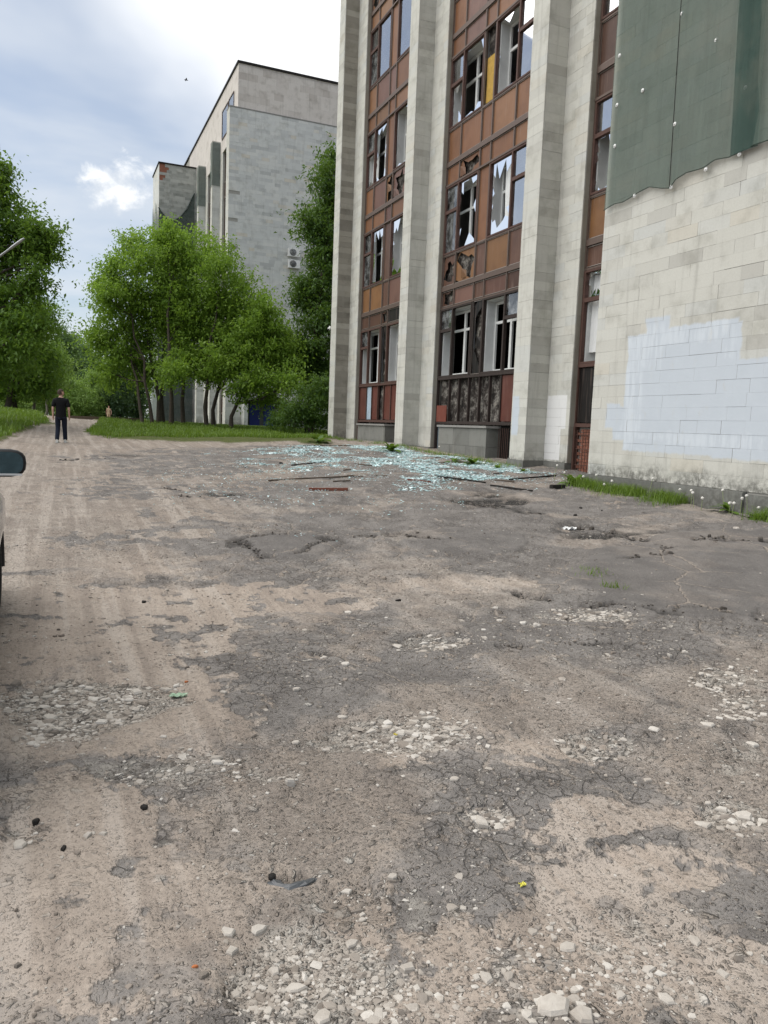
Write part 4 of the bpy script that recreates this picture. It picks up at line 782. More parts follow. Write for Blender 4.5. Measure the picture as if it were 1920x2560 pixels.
def tree(name, base, blobs_, D, label, group, leafm, bark, tr=.12, leaf=.16, dens=1.0, seed=0, limbs=True, stems=1, cat='tree', jitter=1.0, lean=None, clump=1.0, zb=None):
    """blobs_: crown masses (photo x, y, rx, ry, depth shift); crown is filled with leaf clumps on real limbs"""
    rs = np.random.RandomState(seed); q = random.Random(seed)
    z0 = gz(base[0], base[1]) - .08 if zb is None else zb
    root = empty(name, (base[0], base[1], z0 + .08)); tag(root, label, cat, group)
    B = []
    for x, y, rx, ry, *dd in blobs_:
        d = D + (dd[0] if dd else q.uniform(-1, 1) * jitter); c = atd(x, y, d); B.append((c, rx * d / F, ry * d / F))
    off = np.array([base[0], base[1], z0 + .08])
    top = max(B, key=lambda k: k[0][2]); tk = MB(); CC = []; SP = []; DD = []
    for s in range(stems):
        ox, oy = (q.uniform(-.3, .3), q.uniform(-.3, .3)) if stems > 1 else (0, 0)
        t_ = top[0] if s == 0 else B[q.randrange(len(B))][0]; p0 = np.array([base[0] + ox, base[1] + oy, z0])
        pts = []; nseg = 7
        for i in range(nseg + 1):
            f = i / nseg; p = p0 + (t_ - p0) * np.array([f ** 1.5, f ** 1.5, f]); pts.append(p + np.array([q.uniform(-.12, .12), q.uniform(-.12, .12), 0]) * (0 < i) * (1 + .5 * f))
        tk.tube([tuple(p - off) for p in pts], [tr * (1.25 if i == 0 else 1 - .82 * i / nseg) / (1 if stems == 1 else 1.25) for i in range(nseg + 1)], 7)
        if s == 0: main = pts
    for c, rx, ry in B:
        R = (rx * ry) ** .5; n = max(8, int(27 * R * R / (clump * clump) + 12))
        d = rs.normal(0, 1, (n, 3)); d /= np.linalg.norm(d, axis=1)[:, None]; rr = rs.uniform(.25, 1, (n, 1)) ** .45
        pc = c + d * rr * np.array([rx, min(rx, 2.2) if rx > 2.2 else rx, ry]) * rs.uniform(.78, 1.2, (n, 1)); CC.append(pc); SP.append(rs.uniform(.55, 1.25, n) * .27 * clump); DD.append(d * np.array([1, 1, .75]))
        if limbs:
            hs = np.array([m[2] for m in main]); hz = c[2] - .55 * ry - .25 * math.hypot(c[0] - base[0], c[1] - base[1]); i = int(np.argmin(abs(hs - max(hz, z0 + .28 * (top[0][2] - z0))))); i = min(max(i, 1), len(main) - 2)
            a = main[i]; m_ = (a + c) / 2 + np.array([0, 0, -.08 * np.linalg.norm(c - a)]); r0 = tr * (1 - .8 * i / 7) * .6
            tk.tube([tuple(a - off), tuple(m_ - off), tuple(c - off)], [r0, r0 * .7, r0 * .3], 5, False)
            for p in pc[:: max(1, n // 11)]:
                m2 = m_ + (c - m_) * q.uniform(.1, .9); k = (m2 + p) / 2 + np.array([0, 0, q.uniform(-.1, .15)])
                tk.tube([tuple(m2 - off), tuple(k - off), tuple(p - off)], [r0 * .32, r0 * .2, .008], 4, False)
    tk.build('trunk', bark, root)
    CC = np.vstack(CC); SP = np.concatenate(SP); n_per = max(8, int(44 * dens))
    V, Qd = leaves(CC - off, n_per, SP, leaf, rs, dirs=np.vstack(DD))
    tn = np.repeat(rs.uniform(0, 1, len(CC)) * .55, n_per) + rs.uniform(0, .45, len(Qd))
    o = bpy.data.objects.new('crown', np_mesh('crown', V, Qd, leafm, False, tn)); link(o, root)
    return root, len(Qd)
NL = 0
def T(*a, **k):
    global NL
    r, n = tree(*a, **k); NL += n; return r
def bp(x, y, D): p = atd(x, y, D); return (p[0], p[1])
g1 = 'trees left of the road'
T('lime_tree', bp(-75, 1040, 31), [(-70, 520, 95, 120), (-10, 575, 80, 105), (55, 610, 62, 70), (100, 585, 36, 32), (112, 600, 26, 45), (12, 440, 24, 38), (-60, 780, 130, 130), (25, 760, 75, 80), (85, 700, 34, 50), (60, 830, 60, 70), (-40, 900, 110, 80), (105, 640, 25, 25)], 31,
  'tallest lime tree left of the road, overhanging the parked car', g1, M_LEAF_L, M_BARK, .2, .17, 1.0, 1, clump=.8)
T('lime_tree', bp(17, 1029, 46), [(20, 830, 95, 90), (85, 800, 45, 55), (112, 785, 30, 35), (80, 880, 60, 60), (-20, 920, 90, 80), (40, 950, 80, 55), (100, 930, 45, 50)], 46, 'lime tree whose dark trunk stands on the left bank beside another', g1, M_LEAF_L, M_BARK, .19, .19, 1.0, 2, clump=1.0)
T('lime_tree', bp(36, 1030, 48), [(50, 880, 60, 60), (20, 960, 60, 45)], 48, 'smaller lime tree leaning close beside the dark trunk on the left bank', g1, M_LEAF_L, M_BARK, .17, .19, 1.0, 3)
T('young_lime_tree', bp(77, 1043, 52), [(95, 920, 50, 60), (70, 960, 45, 45), (120, 900, 30, 40), (125, 960, 25, 35)], 52, 'yellow-green young lime with pale grey trunk at the edge of the grass bank', g1, M_LEAF_L, M_BARK_L, .13, .2, 1.0, 4)
T('young_lime_tree', bp(113, 1035, 66), [(135, 900, 32, 45), (140, 950, 28, 40), (115, 960, 30, 40)], 66, 'slim grey-trunked tree behind the walking man', g1, M_LEAF_Y, M_BARK_L, .11, .24, .9, 5)
for i, (x, y, rx, ry, D, lab) in enumerate([(10, 1006, 60, 24, 62, 'light green undergrowth behind the dark trunks on the left bank'), (95, 1012, 36, 22, 68, 'undergrowth around the pale grey trunk on the left bank'), (-70, 1000, 60, 30, 58, 'undergrowth behind the tallest lime tree')]):
    T('bush', bp(x, 1036, D), [(x, y, rx, ry), (x + rx * .6, y + 4, rx * .5, ry * .9), (x - rx * .6, y + 2, rx * .6, ry)], D, lab, 'bushes on the left bank', M_LEAF_Y, M_BARK, .04, .2, .9, 90 + i, stems=3, cat='shrub', clump=.8)
g2 = 'clump of rowans on the lawn'
RW = [((370, 1066), [(300, 800, 62, 105), (285, 680, 42, 52), (248, 850, 36, 48), (330, 890, 52, 46), (272, 745, 40, 40), (275, 930, 40, 36)], 'leftmost-leaning rowan with forked base and sparse dark crown beside the road', 2),
      ((396, 1066), [(345, 690, 55, 80), (372, 800, 52, 90), (330, 620, 32, 38), (360, 930, 44, 34)], 'slender rowan stem second from the forked rowan', 1),
      ((407, 1065), [(395, 625, 52, 58), (420, 745, 60, 90)], 'tallest rowan in the clump, thin curved stem', 1),
      ((428, 1069), [(440, 640, 58, 65), (450, 790, 60, 90), (420, 590, 36, 34), (430, 925, 46, 34)], 'rowan with a forked pale brown trunk in the middle of the clump', 1),
      ((458, 1064), [(500, 640, 52, 60), (495, 770, 70, 85), (470, 900, 52, 46), (505, 870, 66, 52)], 'rowan with straight dark trunk beside the stone wall strip', 1),
      ((517, 1067), [(545, 690, 58, 78), (550, 810, 68, 80), (520, 925, 54, 36), (560, 900, 60, 50)], 'thick-trunked rowan of a leaning pair', 1),
      ((534, 1067), [(600, 750, 58, 70), (625, 865, 70, 66), (580, 930, 50, 30), (590, 840, 64, 66), (645, 790, 50, 55)], 'rowan leaning away from its thick-trunked twin', 1),
      ((578, 1068), [(665, 845, 64, 70), (700, 880, 44, 50), (690, 925, 56, 46), (640, 950, 50, 34), (725, 955, 34, 30), (670, 990, 40, 22), (610, 975, 40, 22)], 'low-branched rowan with branches reaching towards the blue doors', 1)]
for i, ((bx_, by_), bl, lab, st) in enumerate(RW):
    D = 40 + [(-.6), .8, 1.6, -.8, 1.2, 0, .7, -.4][i]
    T('rowan_tree', bp(bx_, by_, D), bl, D, lab, g2, M_LEAF, M_BARK, .115, .17, 1.0, 20 + i, stems=st, jitter=1.4, clump=.82)
T('maple_tree', bp(772, 1052, 43), [(812, 480, 36, 80), (828, 405, 26, 38), (775, 560, 40, 40), (812, 620, 44, 70), (790, 740, 62, 80), (760, 735, 34, 36), (800, 850, 70, 80), (765, 900, 52, 60), (840, 560, 40, 90), (850, 750, 50, 120), (720, 870, 40, 40), (815, 950, 60, 60)], 43,
  'dark maple filling the gap between the two office blocks', None, M_LEAF_D, M_BARK, .22, .2, 1.0, 40, clump=.85)
T('shrub', bp(775, 1072, 37), [(775, 1010, 52, 46), (735, 1035, 36, 34), (805, 985, 34, 50), (700, 1050, 26, 22), (790, 1050, 44, 26)], 37, 'dense dark shrub at the foot of the end pilaster', None, M_LEAF_D, M_BARK, .05, .12, 1.1, 41, stems=4, cat='shrub', clump=.55)
g4 = 'pale young trees at the end of the road'
for i, (x, y, rx, ry, D, lab) in enumerate([(172, 985, 22, 52, 96, 'slim pale willow sapling at the end of the road, half hidden by the man'), (205, 1000, 24, 48, 100, 'pale willow sapling in the middle of the row beyond the kerb'), (238, 985, 27, 62, 98, 'tallest pale willow beyond the kerb'), (262, 1005, 20, 42, 102, 'small pale willow next to the dark trees')]):
    T('willow_sapling', bp(x, 1048, D), [(x, y, rx, ry), (x + 4, y + 22, rx * 1.1, ry * .6), (x - 3, y - 26, rx * .5, ry * .5)], D, lab, g4, M_LEAF_Y, M_BARK_L, .07, .26, .8, 50 + i, clump=1.0)
g5 = 'tall trees on the skyline'
for i, (x, y, rx, ry, D, lab) in enumerate([(158, 880, 20, 52, 130, 'feathery poplar top on the skyline beside the limes'), (190, 900, 22, 48, 134, 'narrow poplar on the skyline between two others'), (222, 925, 24, 48, 128, 'rounded distant birch above the pale willows'), (140, 930, 26, 52, 126, 'broad distant tree behind the slim grey-trunked tree')]):
    T('distant_tree', bp(x, 1046, D), [(x, y, rx, ry), (x, y + 40, rx * 1.5, ry), (x - 4, y - 40, rx * .4, ry * .6), (x + 8, y - 20, rx * .5, ry * .5)], D, lab, g5, M_LEAF_F, M_BARK, .16, .42, .7, 60 + i, clump=1.6)
g6 = 'dark trees behind the rowans'
for i, (x, y, rx, ry, D, lab) in enumerate([(300, 985, 30, 60, 100, 'dark spruce behind the sparse rowan crown'), (340, 1000, 30, 52, 104, 'dark alder beside the far block wall'), (285, 975, 18, 62, 98, 'narrow dark alder next to the pale willows')]):
    T('dark_tree', bp(x, 1050, D), [(x, y, rx, ry), (x - 6, y + 30, rx * 1.1, ry * .5), (x + 4, y - 50, rx * .6, ry * .5), (x, y - 90, rx * .4, 30)], D, lab, g6, M_LEAF_C, M_BARK, .13, .26, .9, 70 + i, clump=1.1)
def far_wood():
    rs = np.random.RandomState(8); n = 1700; a = rs.uniform(RAD(-42), RAD(75), n); r = rs.uniform(150, 185, n); hgt = 9 + 5 * vnoise(a * 14, a * 0, 4) + rs.uniform(-2, 2, n)
    C = np.stack([r * np.sin(a), r * np.cos(a), CAMZ - .5 + hgt * rs.uniform(.05, 1, n)], 1)
    V, Q = leaves(C, 40, np.full(n, 1.6), 1.0, rs); o = link(bpy.data.objects.new('far_wood', np_mesh('far_wood', V, Q, M_LEAF_F, False, rs.uniform(0, 1, len(Q)))))
    tag(o, 'far wood closing the view beyond the grass', 'wood', kind='stuff')
far_wood()
# ------------------------------------------------------------------ grass
def blades(P, h, rs, name, label, lean=.45, wid=.012):
    N = len(P); a = rs.uniform(0, 2 * math.pi, N); d = np.stack([np.cos(a), np.sin(a), np.zeros(N)], 1); hh = h * rs.uniform(.45, 1.3, (N, 1)); sd_ = np.stack([-d[:, 1], d[:, 0], d[:, 2]], 1)
    w_ = wid * rs.uniform(.6, 1.5, (N, 1)); m_ = P + d * hh * lean * .35 + np.array([0, 0, 1]) * hh * .6; t_ = P + d * hh * lean * rs.uniform(.4, 1.6, (N, 1)) + np.array([0, 0, 1]) * hh
    V = np.stack([P - sd_ * w_, P + sd_ * w_, m_ + sd_ * w_ * .7, t_, m_ - sd_ * w_ * .7], 1).reshape(-1, 3); i = np.arange(N)[:, None] * 5
    Q = np.vstack([i + np.array([[0, 1, 2, 4]]), i + np.array([[4, 2, 3, 3]])])
    me = np_mesh(name, V, Q[:N], M_GRASS, False, None)
    V2 = V; me = bpy.data.meshes.new(name)
    T3 = np.vstack([i + np.array([[0, 1, 2]]), i + np.array([[0, 2, 4]]), i + np.array([[4, 2, 3]])]); tn = np.tile(rs.uniform(0, 1, N), 3)
    o = link(bpy.data.objects.new(name, np_mesh(name, V2, T3, M_GRASS, False, tn))); tag(o, label, 'grass', kind='stuff'); return o
rs = np.random.RandomState(3)
def scatter(n, x0, x1, y0, y1, test, rs):
    x = rs.uniform(x0, x1, n); y = rs.uniform(y0, y1, n); k = test(x, y); x, y = x[k], y[k]; return np.stack([x, y, Hd(x, y) - .01], 1)
P = np.vstack([scatter(60000, 1, 14, 31, 54, lambda x, y: inpoly(LAWN_R, x, y) & (fbm(x * .8, y * .8, 4, 88) > .34), rs)])
blades(P, .16, rs, 'lawn_grass', 'bright green lawn grass in front of the rowans', wid=.014)
P = np.vstack([scatter(42000, -14, 1, 24, 60, lambda x, y: inpoly(LAWN_L, x, y), rs), scatter(16000, -14, 22, 60, 108, lambda x, y: inpoly(LAWN_L, x, y), rs)])
blades(P, .22, rs, 'bank_grass', 'grass bank along the left side of the road', wid=.02)
# fringe at the foot of the blank wall and pilasters
def fringe(n, h, label, name, y0, y1, xf, wdt, seed):
    r = np.random.RandomState(seed); y = r.uniform(y0, y1, n); x = xf - np.abs(r.normal(0, wdt, n)); k = fbm(y * 1.4, y * 0 + 3, 3, seed) > .40; x, y = x[k], y[k]
    blades(np.stack([x, y, Hd(x, y) - .01], 1), h, r, name, label, .9, .0042)
fringe(7000, .20, 'ragged grass along the foot of the blank stone wall', 'wall_grass', 6.0, 13.3, XR - .09, .24, 5)
fringe(2200, .13, 'thin grass along the foot of the pilasters', 'pilaster_grass', 17, 33.4, XA - .08, .22, 6)
r7 = np.random.RandomState(9)
for u, v, s in ((1285, 1250, .10), (1325, 1275, .06)):
    c = gp(u, v); xy = c + r7.normal(0, s, (70, 2)); blades(np.stack([xy[:, 0], xy[:, 1], Hd(xy[:, 0], xy[:, 1]) - .005], 1), .055, r7, 'grass_tuft', 'small grass tuft growing in a crack of the asphalt', .8, .003)
# leafy weeds and dandelions
M_WEED = leaf_material('weed_leaf', (.050, .115, .014), (.120, .210, .030), .35); M_STEM = simple('pale_green_stem', (.25, .30, .13), .7, .3, var=.2); M_PUFF = simple('dandelion_seed', (.62, .60, .55), .95, .1, var=.1)
def weed(x, y, n, ln, label, seed, grp='leafy weeds by the wall'):
    q = random.Random(seed); z = gz(x, y) - .01; r = empty('weed', (x, y, z)); tag(r, label, 'plant', grp)
    for i in range(n):
        a = q.uniform(0, 6.28); el = q.uniform(.35, 1.25); L = ln * q.uniform(.6, 1.25); w_ = L * q.uniform(.09, .15); mb = MB(); V = []; k = 7; mb.cur = q.random()
        for j in range(k):
            f = j / (k - 1); d = L * f; bend = f * f * L * .55; hx = d * math.cos(el) + bend * .4; hz = max(d * math.sin(el) - bend, .004); ww = w_ * math.sin(math.pi * min(1, .12 + f * .88)) * (1 + .35 * (-1) ** j) * (1 if j < k - 1 else .1)
            for s in (-1, 0, 1): V.append((hx * math.cos(a) - s * ww * math.sin(a), hx * math.sin(a) + s * ww * math.cos(a), hz + (0 if s else -.1 * ww)))
        mb.add(V, [(3 * j + s, 3 * j + s + 1, 3 * j + s + 4, 3 * j + s + 3) for j in range(k - 1) for s in (0, 1)], True); mb.build('leaf', M_WEED, r)
def dandelion(x, y, h, seed, lab):
    q = random.Random(seed); z = gz(x, y) - .01; r = empty('dandelion', (x, y, z)); tag(r, lab, 'plant', 'dandelion clocks along the wall')
    a = q.uniform(0, 6.28); l = q.uniform(.02, .22) * h; pts = [(0, 0, 0), (l * .25 * math.cos(a), l * .25 * math.sin(a), h * .5), (l * math.cos(a), l * math.sin(a), h)]
    MB().tube(pts, [.0045, .004, .0035], 5).build('stem', M_STEM, r)
    me = bpy.data.meshes.new('seed_head'); bm = bmesh.new(); bmesh.ops.create_icosphere(bm, subdivisions=2, radius=.026)
    for vv in bm.verts: vv.co *= q.uniform(.86, 1.1)
    bm.to_mesh(me); bm.free(); me.materials.append(M_PUFF); o = link(bpy.data.objects.new('seed_head', me), r); o.location = pts[2]
sv = 1659 / 1920.
for i, (u, v, n, l, lab) in enumerate([(1240, 1050, 16, .42, 'big leafy weed at the corner of the blank wall'), (1022, 1003, 12, .42, 'leafy weed among the broken glass in front of the burnt bay'), (980, 1000, 9, .34, 'smaller weed beside the leafy one among the broken glass'), (1075, 1012, 8, .28, 'sprawling weed in front of the pilaster with white paint'), (845, 978, 14, .5, 'weed bush at the foot of the middle pilaster'), (1590, 1105, 10, .3, 'drooping weed under the bluish paint patch'), (1370, 1062, 10, .28, 'upright weed along the plinth of the blank wall'), (690, 958, 12, .6, 'tall weeds at the end pilaster by the lawn'), (1130, 1022, 7, .25, 'low weed by the dark plinth of the painted pilaster'), (1640, 1120, 10, .28, 'weed by the broken plinth slab')]):
    c = gp(u, v); c[0] = min(c[0], XR - .14 if c[1] < 13.4 else XA - .12); weed(c[0], c[1], int(n * 1.5), l * 1.25, lab, 200 + i)
for i in range(19):
    q = random.Random(300 + i); y = [12.9, 12.5, 11.9, 11.2, 10.4, 10.1, 9.95, 9.7, 9.4, 9.3, 9.15, 9.0, 8.9, 8.8, 8.7, 13.6, 14.2, 21.6, 12.2][i]; x = XR - q.uniform(.14, .5) if y < 15 else 11.1
    dandelion(x, y, q.uniform(.16, .36), 300 + i, 'dandelion gone to seed ' + ('in front of the burnt bay' if y > 15 else 'by the barred opening' if y > 13.3 else 'on the plinth near the blank wall corner' if y > 11 else 'under the bluish paint patch' if y > 9.6 else 'by the broken plinth slab'))
print('leaves', NL)
# ------------------------------------------------------------------ people
def skin_mesh(name, joints, edges, mat, parent, sub=2, loc=(0, 0, 0)):
    me = bpy.data.meshes.new(name + '_cage'); me.from_pydata([j[:3] for j in joints], edges, []); o = bpy.data.objects.new(name + '_cage', me); COL.objects.link(o)
    o.modifiers.new('s', 'SKIN'); o.modifiers.new('d', 'SUBSURF').levels = sub
    for i, j in enumerate(joints): v = me.skin_vertices[0].data[i]; v.radius = (j[3], j[4] if len(j) > 4 else j[3]); v.use_root = (i == 0)
    dg = bpy.context.evaluated_depsgraph_get(); nm = bpy.data.meshes.new_from_object(o.evaluated_get(dg)); bpy.data.objects.remove(o)
    for p in nm.polygons: p.use_smooth = True
    nm.materials.clear(); nm.materials.append(mat); nm.name = name; ob = link(bpy.data.objects.new(name, nm), parent); ob.location = loc; return ob
M_SKIN = simple('skin', (.50, .31, .235), .6, .3, var=.08); M_BLACKCLOTH = simple('black_cotton', (.010, .010, .011), .9, .15, var=.3); M_JEANS = simple('dark_denim', (.015, .019, .032), .9, .15, var=.3, scale=40)
M_HAIR = simple('brown_hair', (.050, .030, .020), .7, .3, var=.3); M_SHOE = simple('shoe_black', (.015, .015, .015), .7); M_SOLE = simple('shoe_white', (.62, .62, .58), .7, var=.08); M_BEIGE = simple('beige_cotton', (.44, .33, .22), .9, .1, var=.12); M_HAIRL = simple('fair_hair', (.20, .12, .06), .7)
def head(parent, x, y, z, s, turn, hairm, long=False):
    r = empty('head_frame', (0, 0, 0)); bpy.data.objects.remove(r)
    me = bpy.data.meshes.new('head'); bm = bmesh.new(); bmesh.ops.create_uvsphere(bm, u_segments=20, v_segments=16, radius=1)
    for v in bm.verts:
        a, b, c = v.co; jaw = 1 - .28 * max(0, -c) ** 1.2
        v.co = Vector((a * .076 * jaw, b * .098 * jaw + (.012 if c < -.3 and b > 0 else 0), c * .118))
        if b > .85 and abs(a) < .3: v.co.y += .012 * (1 - abs(a) / .3) * (1 if -.45 < c < .1 else .2)
        if b > .75 and .05 < c < .3 and .2 < abs(a) < .6: v.co.y -= .007
    bm.to_mesh(me); bm.free(); return me
def person(name, loc, rz, label, S, pose, clothes):
    r = empty(name, loc, rz); r.scale = (S, S, S); tag(r, label, 'person'); f = pose['lf'], pose['rf']
    hipz, shz, nz = .94, 1.44, 1.53
    J = [(0, 0, hipz, .135, .10), (0, .0, 1.12, .13, .095), (0, .005, 1.30, .15, .105), (0, 0, 1.44, .10, .075), (0, .01, nz + .02, .052), (0, .02, 1.60, .05)]
    E = [(0, 1), (1, 2), (2, 3), (3, 4), (4, 5)]
    limbs = {}
    for s, k in ((-1, 'l'), (1, 'r')):
        a = len(J); fx, fy, fz, ky = pose[k + 'f']; hx, hy, hz, ex, ey, ez = pose[k + 'h']
        J += [(s * .185, 0, 1.415, .058), (s * ex, ey, ez, .043), (s * hx, hy, hz, .030), (s * (hx + .004), hy + .02, hz - .06, .036, .020), (s * (hx), hy + .035, hz - .12, .026, .014)]
        E += [(3, a), (a, a + 1), (a + 1, a + 2), (a + 2, a + 3), (a + 3, a + 4)]
        b = len(J); J += [(s * .095, 0, .86, .088), (s * .10, ky, .50, .062), (s * fx, fy, .11 + fz, .042), (s * fx, fy + .03, .05 + fz, .042, .035), (s * (fx + .01), fy + .15, .035 + fz, .036, .026)]
        E += [(0, b), (b, b + 1), (b + 1, b + 2), (b + 2, b + 3), (b + 3, b + 4)]; limbs[k] = (a, b)
        # fingers and thumb
        for q in range(4):
            c = len(J); ox = (q - 1.5) * .014; J += [(s * (hx), hy + .035 + ox, hz - .15, .0085), (s * (hx - .012), hy + .045 + ox, hz - .19 + abs(q - 1.3) * .008, .0075)]; E += [(a + 4, c), (c, c + 1)]
        c = len(J); J += [(s * (hx - .012), hy + .065, hz - .08, .011), (s * (hx - .02), hy + .078, hz - .125, .009)]; E += [(a + 3, c), (c, c + 1)]
    body = skin_mesh('body', J, E, M_SKIN, r, 2)
    top = [(0, 0, .74, .20, .15), (0, 0, .84, .185, .14), (0, 0, 1.05, .175, .13), (0, .005, 1.28, .185, .135), (0, 0, 1.425, .14, .10), (0, .008, 1.52, .07)]; te = [(0, 1), (1, 2), (2, 3), (3, 4), (4, 5)]
    for s, k in ((-1, 'l'), (1, 'r')):
        hx, hy, hz, ex, ey, ez = pose[k + 'h']; a = len(top); m = .95 if clothes['sleeve'] else .25
        top += [(s * .185, 0, 1.41, .090), (s * (.19 + (ex - .19) * m), ey * m, 1.41 + (ez - 1.41) * m, .080)]; te += [(4, a), (a, a + 1)]
    skin_mesh('shirt', top, te, clothes['top'], r, 2)
    leg = [(0, 0, .93, .150, .115)]; le = []
    for s, k in ((-1, 'l'), (1, 'r')):
        fx, fy, fz, ky = pose[k + 'f']; b = len(leg)
        leg += [(s * .10, 0, .82, .105, .11), (s * .10, ky, .50, .082)] + ([(s * fx, fy - .01, .14 + fz, .075), (s * fx, fy, .085 + fz, .078)] if clothes['long'] else []); le += [(0, b), (b, b + 1)] + ([(b + 1, b + 2), (b + 2, b + 3)] if clothes['long'] else [])
    skin_mesh('jeans' if clothes['long'] else 'skirt', leg, le, clothes['leg'], r, 2)
    for s, k in ((-1, 'l'), (1, 'r')):
        fx, fy, fz, ky = pose[k + 'f']
        sh = MB(); x = s * fx
        prof = [(-.075, .038, .085), (-.03, .044, .10), (.05, .046, .085), (.12, .048, .062), (.18, .042, .045), (.215, .02, .03)]
        V = []; n = 8
        for dy, w_, h_ in prof:
            for t_ in range(n): a = math.pi * t_ / (n - 1); V.append((x + w_ * math.cos(a), fy + dy, fz + .028 + h_ * math.sin(a) ** .6))
        sh.add(V, [(i * n + j, i * n + j + 1, (i + 1) * n + j + 1, (i + 1) * n + j) for i in range(len(prof) - 1) for j in range(n - 1)], True); sh.add(V[:n], [tuple(range(n))]); shoe = sh.build('shoe', clothes['shoe'], r)
        so_ = MB(); V = []
        for dy, w_, h_ in prof: V += [(x - w_ - .004, fy + dy - .004, fz), (x + w_ + .004, fy + dy - .004, fz), (x + w_ + .004, fy + dy - .004, fz + .03), (x - w_ - .004, fy + dy - .004, fz + .03)]
        so_.add(V, [(4 * i + j, 4 * i + (j + 1) % 4, 4 * i + 4 + (j + 1) % 4, 4 * i + 4 + j) for i in range(5) for j in range(4)] + [(0, 1, 2, 3), (23, 22, 21, 20)]); so_.build('sole', M_SOLE, shoe)
    hd_ = link(bpy.data.objects.new('head', head(r, 0, 0, 0, 1, 0, None)), r); hd_.data.materials.append(M_SKIN); hd_.location = (0, .025, 1.665); hd_.rotation_euler = (pose.get('nod', 0), 0, pose['turn'])
    hm = bpy.data.meshes.new('hair'); bm = bmesh.new(); bmesh.ops.create_uvsphere(bm, u_segments=20, v_segments=14, radius=1); qn = random.Random(3)
    bmesh.ops.delete(bm, geom=[v for v in bm.verts if (v.co.y > .25 and v.co.z < .42) or v.co.z < (-.45 if not clothes.get('longhair') else -1.1)], context='VERTS')
    for v in bm.verts: a, b, c = v.co; k = qn.uniform(1.04, 1.12); v.co = Vector((a * .080 * k, b * .100 * k - .004, c * .122 * k + (0 if c > 0 or not clothes.get('longhair') else c * .10)))
    bm.to_mesh(hm); bm.free(); hm.materials.append(clothes['hair']); link(bpy.data.objects.new('hair', hm), hd_)
    for s in (-1, 1):
        e = MB(); e.lathe([(0, -.006), (.018, -.006), (.024, 0), (.012, .006), (0, .006)], (0, 0, 0), 'x', 10); eo = e.build('ear', M_SKIN, hd_, (s * .078, -.005, -.01)); eo.scale = (1, .75, 1.25)
    for s in (-1, 1):
        e = MB(); e.lathe([(0, .010), (.008, .008), (.012, 0), (0, -.006)], (0, 0, 0), 'y', 10); e.build('eye', M_SHOE, hd_, (s * .031, .086, .012))
    MB().box(-.022, .022, .091, .097, -.052, -.046).build('mouth', simple('lip_' + name + str(int(S * 1000)), (.38, .17, .14)), hd_)
    return r
m_xy = bp(153, 1108, 25.6)
man = person('person', (m_xy[0], m_xy[1], gz(*m_xy)), RAD(-8), 'man in black shirt and dark jeans walking away along the dirt road', .985,
    dict(lf=(.11, -.12, .0, .02), rf=(.11, .16, .0, .10), lh=(.245, -.02, .92, .245, -.05, 1.16), rh=(.25, .05, .92, .25, -.03, 1.16), turn=RAD(-62), nod=RAD(6)), dict(top=M_BLACKCLOTH, leg=M_JEANS, shoe=M_SOLE, hair=M_HAIR, sleeve=True, long=True))
w_xy = bp(272, 1052, 86)
far_p = person('person', (w_xy[0], w_xy[1], gz(*w_xy)), RAD(172), 'distant person in light beige clothes walking towards the yard', .95,
    dict(lf=(.05, -.10, .0, .03), rf=(.06, .14, .0, .10), lh=(.28, .10, .93, .27, .0, 1.16), rh=(.28, -.10, .93, .27, -.06, 1.16), turn=0), dict(top=M_BEIGE, leg=M_BEIGE, shoe=M_SKIN, hair=M_HAIRL, sleeve=False, long=False, longhair=True))
# ------------------------------------------------------------------ parked car (right flank at x = XCAR, nose pointing along +y)
def car_paint():
    m, t = material('navy_car_paint'); p = pos(t); n = noise(t, p, 6, 5, .6)
    pr = finish(t, mix(t, mth(t, 'MULTIPLY', n, .35), (.20, .205, .22), (.27, .265, .26)), mth(t, 'ADD', mth(t, 'MULTIPLY', n, .12), .18), None, spec=.5); pr.inputs['Coat Weight'].default_value = .8; pr.inputs['Coat Roughness'].default_value = .05; return m
M_PAINT = car_paint(); M_RUB = simple('tyre_rubber', (.018, .018, .018), .85, .2, var=.3, scale=30); M_ALU = simple('alloy_rim', (.42, .43, .44), .35, .5, .8, .12); M_BPL = simple('black_plastic', (.014, .014, .015), .6, .3, var=.2)
M_CGL = glass_material('car_glass', 1.6, (.18, .22, .22), .02)
def mirror_material():
    m, t = material('mirror_glass'); finish(t, (.065, .115, .15), .03, None, metal=1.0); return m
XCAR = -.415; YW = 6.70; WB = 2.68
car = empty('parked_car', (XCAR - .90, YW - WB / 2, gz(-1.2, 5.4))); tag(car, 'grey car parked with its front wheel and black-edged mirror showing', 'car')
